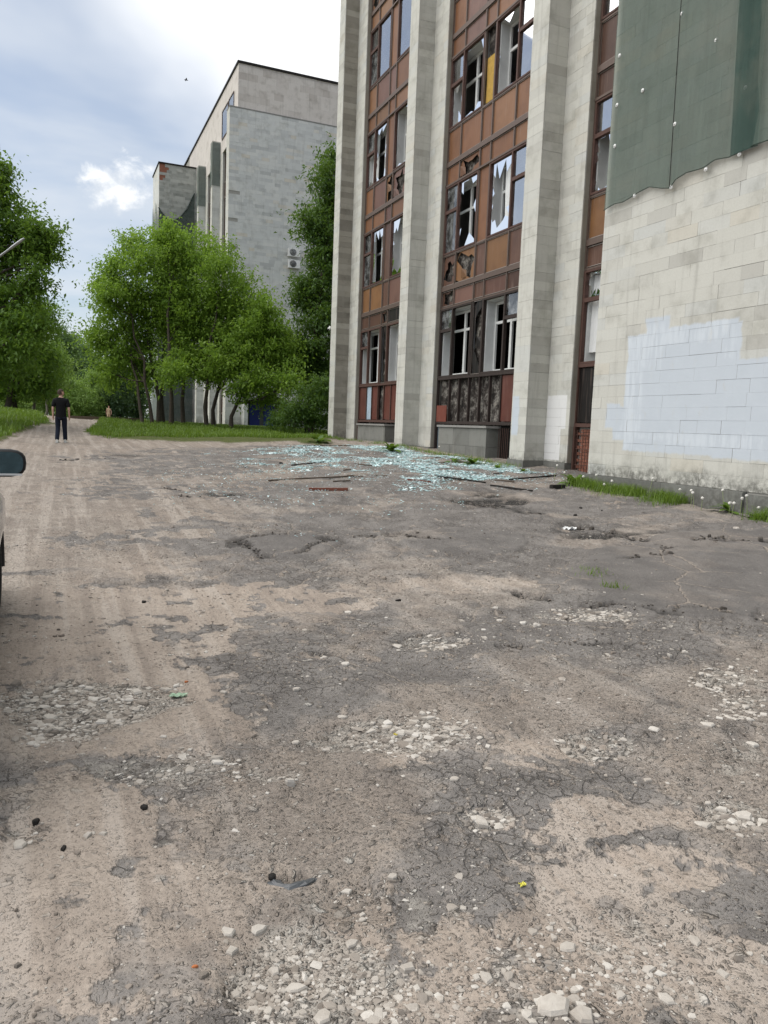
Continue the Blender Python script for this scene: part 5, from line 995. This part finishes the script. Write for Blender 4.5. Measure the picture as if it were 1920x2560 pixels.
def car_body():
    # stations: y, half width sill, half width belt, belt z, half width roof, roof z
    st = [(-2.22, .70, .74, .86, .70, .90), (-2.16, .80, .84, 1.00, .72, 1.10), (-1.95, .86, .89, 1.02, .66, 1.52), (-1.5, .88, .905, 1.01, .66, 1.61), (-.8, .885, .91, 1.00, .66, 1.66), (0, .885, .91, .99, .66, 1.66), (.35, .885, .91, .985, .65, 1.60), (.75, .885, .915, .975, .68, 1.30), (1.02, .89, .935, .965, .76, 1.03), (1.35, .89, .94, .95, .74, 1.00), (1.8, .86, .88, .86, .62, .92), (2.1, .80, .82, .74, .55, .80), (2.26, .66, .68, .60, .45, .66)]
    V = []; n = 0
    for y, ws, wb, zb_, wr, zr in st:
        h = [(ws - .10, .22), (ws, .30), (ws + .015, .48), (wb + .005, (.48 + zb_) / 2), (wb, zb_ - .05), (wb - .03, zb_), (wr + .03 + (wb - wr) * .12, zb_ + (zr - zb_) * .45), (wr, zr - .07 if zr - zb_ > .2 else zr - .01), (wr * .85, zr - .015 if zr - zb_ > .2 else zr), (wr * .4, zr + .012)]
        row = [(w_, y, z) for w_, z in h] + [(-w_, y, z) for w_, z in reversed(h)]; n = len(row); V += row
    Fc = [(i * n + j, i * n + (j + 1) % n, (i + 1) * n + (j + 1) % n, (i + 1) * n + j) for i in range(len(st) - 1) for j in range(n)] + [tuple(range(n)), tuple(reversed(range((len(st) - 1) * n, len(st) * n)))]
    return MB().add(V, Fc, True)
bo = car_body().build('body', M_PAINT, car)
cut = MB()
for y in (WB / 2, -WB / 2):
    for s in (-1, 1): cut.lathe([(0, -.16), (.395, -.16), (.395, .16), (0, .16)], (s * .83, y, .335), 'x', 28, False)
bm = bmesh.new(); bm.from_mesh(bo.data); bmesh.ops.recalc_face_normals(bm, faces=bm.faces); bm.to_mesh(bo.data); bm.free()
co = cut.build('arch_cutter', M_BPL); bm = bmesh.new(); bm.from_mesh(co.data); bmesh.ops.remove_doubles(bm, verts=bm.verts, dist=1e-4); bmesh.ops.recalc_face_normals(bm, faces=bm.faces); bm.to_mesh(co.data); bm.free()
co.parent = car; bpy.context.view_layer.update()
md = bo.modifiers.new('b', 'BOOLEAN'); md.operation = 'DIFFERENCE'; md.object = co; md.solver = 'EXACT'
dg = bpy.context.evaluated_depsgraph_get(); nm = bpy.data.meshes.new_from_object(bo.evaluated_get(dg)); bo.modifiers.clear(); bo.data = nm; bpy.data.objects.remove(co)
def rim_spokes(s):
    m = MB(); m.lathe([(.23, -.09), (.245, -.02), (.235, .05), (.22, .055), (.225, -.02)], (0, 0, 0), 'x', 28); m.lathe([(0, .045), (.055, .045), (.06, .02)], (0, 0, 0), 'x', 14)
    for k in range(5):
        for dd in (-.16, .16):
            a = k * 1.2566 + dd; b = k * 1.2566 + dd * .6; m.tube([(.03, .05 * math.cos(a), .05 * math.sin(a)), (.035, .225 * math.cos(b), .225 * math.sin(b))], [.018, .014], 5)
    if s < 0: m.v = [(-x, y, z) for x, y, z in m.v]; m.f = [tuple(reversed(f)) for f in m.f]
    return m
for s in (-1, 1):
    for y in (WB / 2, -WB / 2):
        t_ = MB().lathe([(.215, -.10), (.30, -.108), (.325, -.095), (.335, -.06), (.335, .06), (.325, .095), (.30, .108), (.235, .10), (.215, .07)], (0, 0, 0), 'x', 36).build('tyre', M_RUB, car, (s * .785, y, .335)); rim_spokes(s).build('rim', M_ALU, t_)
        ar = MB(); pts = []
        for k in range(17): a = math.pi * (k / 16) * 1.06 - .1; pts.append((s * .885, y + .395 * math.cos(a), .335 + .395 * math.sin(a)))
        ar.tube(pts, .026, 6); ar.build('arch_trim', M_BPL, car)
    mr = MB(); V = []; n = 18; prof = [(-.075, .70), (-.068, .94), (-.03, 1.0), (.03, .90), (.075, .62), (.09, .25)]
    for dy, k in prof:
        for t2 in range(n): a = 2 * math.pi * t2 / n; ca, sa = math.cos(a), math.sin(a); V.append((s * (1.005 + .135 * k * math.copysign(abs(ca) ** .65, ca)), YW * 0 + .06 + dy, 1.262 + .089 * k * math.copysign(abs(sa) ** .75, sa) + .012 * (1 - ca) * 0))
    mr.add(V, [(i * n + j, i * n + (j + 1) % n, (i + 1) * n + (j + 1) % n, (i + 1) * n + j) for i in range(len(prof) - 1) for j in range(n)], True); mr.add(V[-n:], [tuple(range(n))]); mr.tube([(s * .90, .07, 1.11), (s * .95, .07, 1.17), (s * .98, .06, 1.21)], [.035, .03, .03], 8)
    mo = mr.build('wing_mirror', M_BPL, car)
    gm = MB(); V = [(s * (1.005 + .118 * math.copysign(abs(math.cos(a)) ** .6, math.cos(a))), -.012, 1.262 + .072 * math.copysign(abs(math.sin(a)) ** .7, math.sin(a))) for a in [2 * math.pi * k / 22 for k in range(22)]]
    gm.add(V, [tuple(range(22))]); gm.v = [(x, y - .058 + .06 * 0 + .055, z) for x, y, z in gm.v]; g_ = gm.build('mirror_glass', mirror_material() if s < 0 else bpy.data.materials['mirror_glass'], mo)
    lt = MB(); lt.box(s * .885, s * 1.115, -.024, -.016, 1.186, 1.198); lt.build('reflection_strip', M_DISC, mo)  # white strip under the glass: a bright reflection put in as colour
    # side glass
    W_ = [(-1.45, 1.03, -1.30, 1.52), (-.55, 1.02, -.55, 1.60), (-.48, 1.02, -.48, 1.60), (.78, 1.0, .12, 1.60)]
    for (a, b) in ((0, 1), (2, 3)):
        y0, z0, yt0, zt0 = W_[a]; y1, z1, yt1, zt1 = W_[b]; xo = s * .875; xi = s * .695
        MB().add([(xo, y0, z0), (xo, y1, z1), (xi, yt1, zt1 - .06), (xi, yt0, zt0 - .06)], [(0, 1, 2, 3)]).build('side_window', M_CGL, car)
    for y in (-.55, .55): MB().tube([(s * .925, y - .09, .86), (s * .935, y, .865), (s * .925, y + .09, .86)], .014, 6).build('door_handle', M_PAINT, car)
    MB().box(s * .52, s * .78, 2.06, 2.20, .66, .74).build('headlight', M_DISC, car); MB().box(s * .55, s * .83, -2.22, -2.14, .84, .98).build('tail_light', simple('tail_red%d' % s, (.35, .01, .01), .3), car)
MB().add([(-.66, 1.04, 1.03), (.66, 1.04, 1.03), (.60, .38, 1.60), (-.60, .38, 1.60)], [(0, 1, 2, 3)]).build('windscreen', M_CGL, car); MB().add([(-.64, -2.17, 1.08), (.64, -2.17, 1.08), (.58, -1.97, 1.5), (-.58, -1.97, 1.5)], [(0, 1, 2, 3)]).build('rear_window', M_CGL, car)
MB().box(-.72, .72, -2.30, -2.16, .35, .55).build('bumper', M_BPL, car)
# ------------------------------------------------------------------ stones, broken glass, debris
def rock_template(seed, n=12):
    """angular broken stone: hull of a few scattered points"""
    q = random.Random(seed); bm = bmesh.new()
    for _ in range(n):
        v = Vector((q.uniform(-1, 1), q.uniform(-1, 1), q.uniform(-1, 1))); v = v.normalized() * q.uniform(.8, 1.05); bm.verts.new(v)
    r = bmesh.ops.convex_hull(bm, input=bm.verts[:]); bmesh.ops.delete(bm, geom=[g for g in r['geom_interior'] if isinstance(g, bmesh.types.BMVert)], context='VERTS')
    if n > 16: bmesh.ops.bevel(bm, geom=bm.edges[:], offset=.06, segments=1, affect='EDGES'); bmesh.ops.triangulate(bm, faces=bm.faces[:])
    bm.verts.index_update(); V = np.array([v.co[:] for v in bm.verts]); Fc = np.array([[v.index for v in f.verts] for f in bm.faces]); bm.free(); return V, Fc
def slab_template(seed):
    """flat broken slab: irregular outline with a chamfered top"""
    q = random.Random(seed); n = q.choice((4, 5, 6, 6)); R = [q.uniform(.6, 1.1) for _ in range(n)]; A_ = [2 * math.pi * (i + q.uniform(-.25, .25)) / n for i in range(n)]; tx, ty = q.uniform(-.25, .25), q.uniform(-.25, .25)
    V = []
    for k, z in ((1.0, -1), (1.02, .35), (.82, .8)):
        V += [(r * k * math.cos(a), r * k * math.sin(a), z + tx * math.cos(a) * (z > 0) + ty * math.sin(a) * (z > 0) + q.uniform(-.06, .06)) for r, a in zip(R, A_)]
    V.append((0, 0, .92)); Fc = []
    for l in (0, 1):
        for i in range(n): j = (i + 1) % n; Fc += [(l * n + i, l * n + j, (l + 1) * n + j), (l * n + i, (l + 1) * n + j, (l + 1) * n + i)]
    for i in range(n): Fc.append((2 * n + i, 2 * n + (i + 1) % n, 3 * n))
    return np.array(V), np.array(Fc)
ROCKS = [slab_template(i) for i in range(8)]; PEBS = [rock_template(50 + i, 11) for i in range(6)] + [slab_template(70 + i) for i in range(8)]
def stone_material(name, stops):
    m, t = material(name); p = pos(t); ti = attr(t, 'tint'); n = noise(t, p, 45, 5, .65); col = ramp(t, ti, stops); n2 = noise(t, p, 11, 4, .6); col = mix(t, mth(t, 'MULTIPLY', n, .5), col, (.20, .17, .14)); col = mix(t, mth(t, 'MULTIPLY', sstep(t, n2, .45, .68), .35), col, (.27, .23, .19)); finish(t, col, .9, n, .5, .006, .2); return m
M_LIME = stone_material('crushed_limestone', [(0, (.12, .108, .096)), (.15, (.25, .22, .19)), (.35, (.39, .355, .31)), (.7, (.54, .505, .45)), (1, (.66, .63, .575))])
M_PEB = stone_material('yard_pebble', [(0, (.07, .062, .055)), (.2, (.20, .17, .145)), (.6, (.33, .285, .24)), (.85, (.44, .41, .36)), (1, (.56, .53, .48))])
def stone_field(name, P, size, templ, mat, label, rs, flat=.62, sink=.3):
    V, Q, Tn = [], [], []; o = 0
    for i, (x, y, z) in enumerate(P):
        tv, tf = templ[rs.randint(len(templ))]; s = size[i] * np.array([rs.uniform(.75, 1.3), rs.uniform(.7, 1.1), flat * rs.uniform(.7, 1.2)]); a = rs.uniform(0, 6.28); c, sn = math.cos(a), math.sin(a)
        w_ = tv * s; w_ = np.stack([w_[:, 0] * c - w_[:, 1] * sn, w_[:, 0] * sn + w_[:, 1] * c, w_[:, 2]], 1); V.append(w_ + [x, y, z + s[2] * (1 - 2 * sink)]); Q.append(tf + o); o += len(tv); Tn.append(np.full(len(tf), rs.uniform(0, 1)))
    ob = link(bpy.data.objects.new(name, np_mesh(name, np.vstack(V), np.vstack(Q), mat, False, np.concatenate(Tn)))); tag(ob, label, 'gravel', kind='stuff'); return ob
rs = np.random.RandomState(21)
def fov_points(n, r0, r1, rs, p=1.0):
    az0 = math.atan2(-b_[0], -b_[1]); a = az0 + rs.uniform(-RAD(30), RAD(30), n); r = r0 * (r1 / r0) ** rs.uniform(0, 1, n) ** p; return r * np.sin(a), r * np.cos(a)
x, y = fov_points(90000, 1.7, 7.5, rs); g = np.maximum(bmask(GRAV, x, y, .75, 7, (-.3, .9)), .03); dens = fbm(x * 3, y * 3, 3, 55)
k = rs.uniform(0, 1, len(x)) < (g ** 1.5 * 1.0 * sm(dens, .22, .55)) * np.hypot(x, y) / 3.4; xs, ys = x[k][:22000], y[k][:22000]
sz = np.clip(np.exp(rs.normal(-4.75, .6, len(xs))), .0035, .034) * np.clip(np.hypot(xs, ys) / 3.2, .75, 1.35)
stone_field('crushed_limestone', np.stack([xs, ys, Hd(xs, ys)], 1), sz, PEBS, M_LIME, 'pale crushed limestone lying in the hollows of the yard', rs, .40, .52)
x, y = fov_points(44000, 1.7, 11, rs); s_ = bmask(SMOOTH, x, y, .18, 3, (0, .05)); dens = fbm(x * 1.5, y * 1.5, 4, 58)
k = rs.uniform(0, 1, len(x)) < .30 * sm(dens, .3, .65) * (1 - .7 * s_); xs, ys = x[k], y[k]; sz = np.clip(np.exp(rs.normal(-5.45, .5, len(xs))), .0025, .016) * np.clip(np.hypot(xs, ys) / 3.5, .8, 2.0)
stone_field('pebbles', np.stack([xs, ys, Hd(xs, ys)], 1), sz, PEBS, M_PEB, 'small pebbles and asphalt crumbs strewn over the yard', rs, .6, .45)
# crumbled edges of the old asphalt layers, edge shade put into their dark colour
cx_, cy_ = [], []
for L_ in LIPS:
    for a, b in zip(L_, L_[1:]):
        n = int(np.linalg.norm(b - a) / .016); f = rs.uniform(0, 1, n)[:, None]; p_ = a + (b - a) * f; r_d = np.hypot(p_[:, 0], p_[:, 1])[:, None]; p_ = p_ - (np.stack([(fbm(p_[:, 0] * 2.5, p_[:, 1] * 2.5, 4, 61) - .5), (fbm(p_[:, 0] * 2.5, p_[:, 1] * 2.5, 4, 67) - .5)], 1) * .55) + rs.normal(0, .02, (n, 2)) * (1 + r_d * .08)
        kk = fbm(p_[:, 0] * 3, p_[:, 1] * 3, 3, 63) > .43; cx_.append(p_[kk, 0]); cy_.append(p_[kk, 1])
cx_, cy_ = np.concatenate(cx_), np.concatenate(cy_); sz = np.clip(np.exp(rs.normal(-4.0, .5, len(cx_))), .008, .055) * np.clip(np.hypot(cx_, cy_) / 11, .45, 1.2)
M_CRUMB = stone_material('asphalt_crumb', [(0, (.022, .021, .020)), (.6, (.060, .057, .054)), (1, (.13, .122, .115))])
stone_field('asphalt_crumbs', np.stack([cx_, cy_, Hd(cx_, cy_)], 1), sz, PEBS, M_CRUMB, 'dark crumbled lips of the broken asphalt layers', rs, .55, .2)
# stones one can pick out
def rock(u, v, s, tint_, lab, grp=None, seed=0, flat=.6, name='stone', mat=None, sub=None):
    c = gp(u, v); tv, tf = ROCKS[seed % 8]; z = gz(*c); me = np_mesh(name, tv * np.array([s, s * .8, s * flat * .75]), tf, mat or M_LIME, False, np.full(len(tf), tint_)); o = link(bpy.data.objects.new(name, me)); o.location = (c[0], c[1], z + s * flat * .12); o.rotation_euler = (0, 0, seed * 1.3); tag(o, lab, 'stone', grp); return o
rock(1190, 2178, .060, .72, 'biggest flat pale boulder half sunk in the gravel', None, 0, .45); rock(1262, 2200, .050, .6, 'pale slab-like stone touching the biggest boulder', None, 1, .45)
rock(626, 1690, .036, .95, 'whitish block of stone standing alone on the dirt', None, 2, .9); rock(640, 1497, .034, .75, 'tan rounded stone on the cracked asphalt', None, 3, .6)
rock(1590, 1145, .06, .8, 'beige stone lying by the dirt patch near the wall', None, 4, .7); rock(440, 2120, .017, .05, 'dark angular stone beside an orange pebble', None, 5, .8); rock(38, 2100, .016, .02, 'lone dark pebble on the smooth dirt', None, 6, .8)
M_BRK = simple('brick_chip', (.42, .15, .06), .9, .15, var=.3, scale=30)
rock(421, 2098, .010, .5, 'orange brick chip beside a dark stone', None, 7, .8, 'brick_chip', M_BRK); rock(402, 1470, .016, .5, 'orange brick chip in the gravel hollow', None, 3, .7, 'brick_chip', M_BRK)
for i, (u, v, s, t_) in enumerate([(1225, 2030, .034, .7), (1190, 1990, .02, .85), (880, 2080, .036, .75), (760, 2010, .03, .7), (490, 2010, .034, .78), (560, 1990, .03, .8), (500, 2050, .032, .7), (640, 2110, .034, .82), (700, 2190, .036, .75), (590, 2070, .026, .72), (820, 2180, .032, .8), (1050, 2100, .03, .7), (1400, 2090, .03, .75), (1500, 2030, .026, .8), (1560, 2100, .028, .7), (1340, 2150, .024, .75), (1440, 2160, .03, .8), (1610, 1760, .05, .85), (1560, 1745, .038, .9), (1520, 1780, .04, .85), (1260, 1620, .034, .85), (1527, 1580, .04, .9), (1400, 1690, .03, .6), (1040, 1770, .04, .8), (980, 1695, .026, .8), (1080, 1350, .04, .9), (1165, 1395, .045, .7), (460, 1178, .05, .95), (700, 1428, .03, .85), (740, 1550, .034, .8), (850, 1580, .038, .85), (930, 1560, .03, .9), (640, 1600, .03, .8), (40, 1830, .036, .7), (190, 1810, .028, .66), (410, 1660, .04, .62)]):
    rock(u, v, s, t_ * .85, 'pale limestone lump ' + ('in the gravel around the biggest boulder' if v > 1950 and u > 1000 else 'in the gravel hollow beyond the crushed bottle' if v > 1950 else 'on the dirt track' if u < 450 else 'on the cracked asphalt' if v < 1520 else 'in the limestone patches beside the cracked asphalt'), 'loose limestone lumps', i, .45)
for i, (u, v, s) in enumerate([(607, 1003, .075), (1243, 1113, .045), (310, 1298, .03), (1255, 1100, .035), (1300, 1105, .03), (860, 1300, .026), (79, 1775, .02), (310, 1747, .022), (138, 1838, .018)]):
    rock(u, v, s, .3, 'black cinder lump ' + ('beside the broken glass' if v < 1010 else 'on the dirt track' if u < 400 else 'on the dark asphalt'), 'black cinder lumps', i + 2, .8, 'cinder', M_CHAR)
# shattered glazing under the burnt bays
def shard_material():
    m, t = material('shattered_glass'); ti = attr(t, 'tint'); col = ramp(t, ti, [(0, (.36, .58, .58)), (.3, (.56, .80, .80)), (.65, (.76, .92, .92)), (1, (.90, .97, .97))]); p = finish(t, col, .12, None, spec=.9); p.inputs['Transmission Weight'].default_value = .1; return m
GLB = blobs([(830, 975, 300, 14), (960, 1000, 330, 22, 1.1), (1050, 1030, 240, 16, 1.0), (1190, 1030, 80, 12, .9), (740, 968, 110, 8, .8), (980, 1040, 260, 24, .4), (760, 1005, 270, 40, .2), (640, 1040, 360, 70, .07), (1230, 1000, 60, 20, .7)])
x = rs.uniform(0, 11.9, 300000); y = rs.uniform(8, 33, 300000); gm_ = bmask(GLB, x, y, .6, 15, (0, .5)) * (.10 + 1.1 * sm(fbm(x * 1.5, y * .8, 4, 66), .40, .60)); k = (rs.uniform(0, 1, len(x)) < gm_ * .62); x, y = x[k], y[k]; k0 = np.nonzero(k)[0]
k = ~((x > XA - .07) & (y > 16)) & ~((x > XR - .1) & (y < 13.35)); x, y = x[k], y[k]; k0 = k0[k]; N = len(x); print('shards', N)
Pz = Hd(x, y); a = rs.uniform(0, 6.28, N); L = (np.clip(np.exp(rs.normal(-3.8, .5, N)), .009, .09) * (.55 + .45 * sm(gm_[k0], .1, .5)))[:, None]; til = rs.normal(0, .22, (N, 2))
d = np.stack([np.cos(a), np.sin(a), til[:, 0]], 1); e = np.stack([-np.sin(a), np.cos(a), til[:, 1]], 1); P = np.stack([x, y, Pz + .006 + rs.uniform(0, .012, N)], 1); th = np.array([0, 0, .005])
c3 = [P + d * L, P - d * L * rs.uniform(.2, 1, (N, 1)) + e * L * rs.uniform(.2, .9, (N, 1)), P - d * L * rs.uniform(.1, .8, (N, 1)) - e * L * rs.uniform(.2, .8, (N, 1))]
V = np.stack(c3 + [q_ + th for q_ in c3], 1).reshape(-1, 3); i6 = np.arange(N)[:, None] * 6
T3 = np.vstack([i6 + np.array([[a_, b2, c2]]) for a_, b2, c2 in ((3, 4, 5), (0, 1, 4), (0, 4, 3), (1, 2, 5), (1, 5, 4), (2, 0, 3), (2, 3, 5))]); tn = np.tile(rs.uniform(0, 1, N), 7)
tag(link(bpy.data.objects.new('broken_glass', np_mesh('broken_glass', V, T3, shard_material(), False, tn))), 'turquoise glitter of shattered window glass under the burnt bays', 'broken glass', kind='stuff')
# laths, boards and scraps
def lath(u0, v0, u1, v1, w_, h_, mat, lab, grp=None, name='lath', lift=.0):
    a, b = gp(u0, v0), gp(u1, v1); za, zb_ = gz(*a), gz(*b); L = math.hypot(*(b - a)); mb = MB(); q = random.Random(u0 + v1); n = 6; V = []
    for i in range(n + 1):
        f = -.5 + i / n; jw = q.uniform(.8, 1.1); jz = q.uniform(-.004, .004)
        V += [(f * L, -w_ / 2 * jw, jz), (f * L, w_ / 2 * jw, jz), (f * L + q.uniform(-.01, .01), w_ / 2 * jw, h_ + jz), (f * L, -w_ / 2 * jw, h_ + jz)]
    mb.add(V, [(4 * i + j, 4 * i + (j + 1) % 4, 4 * i + 4 + (j + 1) % 4, 4 * i + 4 + j) for i in range(n) for j in range(4)] + [(3, 2, 1, 0), (4 * n, 4 * n + 1, 4 * n + 2, 4 * n + 3)])
    c = (a + b) / 2; zc_ = max(gz(*c), (za + zb_) / 2) + .004 + lift; o = mb.build(name, mat); o.location = (c[0], c[1], zc_); o.rotation_euler = (0, -math.atan2(zb_ - za, L), math.atan2(b[1] - a[1], b[0] - a[0])); tag(o, lab, 'board' if name == 'board' else 'lath', grp)
lath(668, 1058, 751, 1061, .09, .05, M_REDWOOD, 'red-brown window bar lying alone in front of the broken glass', None, 'board')
lath(580, 1042, 765, 1031, .05, .025, M_LATH, 'long grey lath lying along the edge of the broken glass')
lath(945, 1034, 1048, 1046, .05, .03, M_CHAR, 'charred lath on the glass field pointing to the blank wall')
lath(1100, 1041, 1200, 1030, .04, .03, M_CHAR, 'thin black lath next to the blank wall corner'); lath(1190, 1058, 1217, 1056, .10, .07, M_CHAR, 'short black charred block on the asphalt', None, 'board')
lath(655, 966, 760, 962, .05, .03, M_LATH, 'lath lying at the lawn edge end of the glass field'); lath(630, 1005, 700, 1000, .05, .03, M_CHAR, 'charred lath beside a cinder lump on the glass field'); lath(920, 1000, 960, 1003, .06, .03, M_LATH, 'short lath in the thickest broken glass'); lath(880, 1040, 930, 1043, .05, .025, M_REDWOOD, 'short reddish lath among scattered glass')
lath(1060, 1050, 1150, 1062, .05, .03, M_CHAR, 'charred stick near the sooty hollow'); lath(1255, 1008, 1285, 998, .16, .03, M_LATH, 'flat board leaning at the foot of the barred opening', None, 'board')
for i in range(20):
    q = random.Random(900 + i); u = q.uniform(720, 1230); v = q.uniform(968, 1046); dl = q.uniform(12, 42)
    c = gp(u, v)
    if c[0] > XA - .5 and c[1] > 15.5: continue
    lath(u, v, u + dl, v + q.uniform(-4, 4), q.uniform(.02, .05), .02, q.choice([M_CHAR, M_LATH, M_LATH]), 'small splintered lath lying in the broken glass', 'splintered laths in the glass')
# rag, leaf, crushed bottle, green sherd
def scrap(u, v, sx, sy, mat, lab, name, cat, seed, hgt=.03):
    c = gp(u, v); q = random.Random(seed); bm = bmesh.new(); bmesh.ops.create_grid(bm, x_segments=8, y_segments=6, size=1)
    for vv in bm.verts: vv.co = Vector((vv.co.x * sx * q.uniform(.75, 1.1), vv.co.y * sy * q.uniform(.7, 1.1), hgt * q.random()))
    r_ = bmesh.ops.solidify(bm, geom=bm.faces[:], thickness=.003); me = bpy.data.meshes.new(name); bm.to_mesh(me); bm.free(); me.materials.append(mat); o = link(bpy.data.objects.new(name, me)); o.location = (c[0], c[1], gz(*c) + .006); o.rotation_euler = (0, 0, q.uniform(-.6, .6)); tag(o, lab, cat)
scrap(1230, 1138, .11, .05, M_DISC, 'crumpled white rag on the asphalt', 'rag', 'rag', 1, .05); scrap(1128, 1908, .012, .010, simple('yellow_leaf', (.62, .58, .10), .6), 'small yellow fallen leaf on the gravel', 'fallen_leaf', 'leaf', 2, .008); scrap(855, 1590, .012, .010, simple('yellow_petal', (.6, .5, .08), .6), 'tiny yellow scrap in the limestone patch', 'paper_scrap', 'scrap', 3, .008)
scrap(386, 1498, .05, .022, simple('pale_green_plastic', (.42, .55, .40), .4), 'pale green plastic scrap in the gravel hollow', 'plastic_scrap', 'scrap', 4, .02)
c = gp(635, 1888); q = random.Random(77); r = empty('crushed_bottle', (c[0], c[1], gz(*c) + .01)); tag(r, 'crushed dark plastic bottle pressed into the dirt', 'bottle'); M_BOT = simple('dark_plastic', (.07, .075, .08), .3, .5, var=.3)
mb = MB(); V = []; n = 12
for i in range(9):
    f = i / 8; a0 = -1.9 + f * 3.0; cx_, cy_ = .075 * math.sin(a0), -.055 * math.cos(a0)
    for t2 in range(n): a = 2 * math.pi * t2 / n; rr = .026 * q.uniform(.6, 1.15) * (.55 if i in (0, 8) else 1); V.append((cx_ + rr * math.cos(a) * math.sin(a0), cy_ - rr * math.cos(a) * math.cos(a0), .008 + rr * .6 * math.sin(a)))
mb.add(V, [(i * n + j, i * n + (j + 1) % n, (i + 1) * n + (j + 1) % n, (i + 1) * n + j) for i in range(8) for j in range(n)]); mb.build('body', M_BOT, r)
MB().lathe([(0, 0), (.014, 0), (.014, .016), (0, .016)], (-.075, .02, .012), 'z', 12).build('cap', M_CHAR, r)
# kerb at the end of the road
ka, kb = gp(150, 903), gp(306, 914)
n = 14; kr = empty('kerb', (ka[0], ka[1], gz(*ka))); tag(kr, 'dark kerb line across the end of the road', 'kerb')
for i in range(n):
    p, q2 = ka + (kb - ka) * i / n, ka + (kb - ka) * (i + .985) / n; c = (p + q2) / 2 - ka; L = math.hypot(*(q2 - p)); o = piece('kerb_stone', M_LATH, kr, -L / 2, L / 2, -.09, .09, -.1, .1); o.location = (c[0], c[1], .03); o.rotation_euler = (0, 0, math.atan2(*(kb - ka)[::-1]))
# street lamp whose arm shows among the left crowns
lp = atd(-52, 1045, 24); lz = gz(lp[0], lp[1]); lamp = empty('street_lamp', (lp[0], lp[1], lz)); tag(lamp, 'grey steel street lamp with slanting arm among the left trees', 'street lamp')
tip = atd(60, 596, 23.4) - np.array([lp[0], lp[1], lz]); mid = atd(0, 640, 23.7) - np.array([lp[0], lp[1], lz]); elb = mid + (mid - tip) * .85
M_STEEL = simple('galvanised_steel', (.33, .34, .35), .45, .5, .5, .12)
MB().tube([(0, 0, -.1), (elb[0] * .3, elb[1] * .3, elb[2] * .5), tuple(elb)], [.085, .07, .055], 10).build('pole', M_STEEL, lamp); MB().tube([tuple(elb), tuple(mid), tuple(tip)], [.04, .034, .028], 8).build('arm', M_STEEL, lamp)
ld = (tip - mid) / np.linalg.norm(tip - mid); e_ = tip + ld * .0; MB().tube([tuple(tip - ld * .62), tuple(tip - ld * .5), tuple(tip - ld * .1), tuple(tip)], [.032, .042, .042, .02], 10).build('lamp_head', M_STEEL, lamp)
# security camera on the end pilaster
cc_ = onX(829, 817, XA - .0); cy_ = FINS[2] + 1.70
cam_r = empty('security_camera', (XA + .1, cy_ + .02, cc_[2])); tag(cam_r, 'small white security camera bracketed on the edge of the end pilaster', 'camera')
MB().tube([(0, 0, 0), (-.02, .12, -.02), (-.06, .16, -.04)], .022, 7).build('bracket', M_DISC, cam_r); MB().tube([(-.06, .20, .06), (-.08, .18, -.02), (-.16, .14, -.09)], [.03, .055, .06], 10).build('housing', M_DISC, cam_r); MB().tube([(-.162, .139, -.093), (-.185, .125, -.115)], [.045, .04], 10).build('lens', M_BPL, cam_r)
# bird
bpos = atd(465, 200, 70); bird = empty('bird', tuple(bpos)); tag(bird, 'small dark bird gliding high in the sky', 'bird')
MB().tube([(-.16, 0, 0), (-.08, 0, 0), (.05, 0, 0), (.15, 0, .01), (.2, 0, .01)], [.012, .04, .045, .03, .008], 8).build('body', M_CHAR, bird)
for s in (-1, 1): MB().add([(.08, s * .03, .01), (.05, s * .22, .07), (-.02, s * .42, .03), (-.05, s * .22, .055), (-.06, s * .03, .005)], [(0, 1, 2, 3, 4)]).build('wing', M_CHAR, bird)
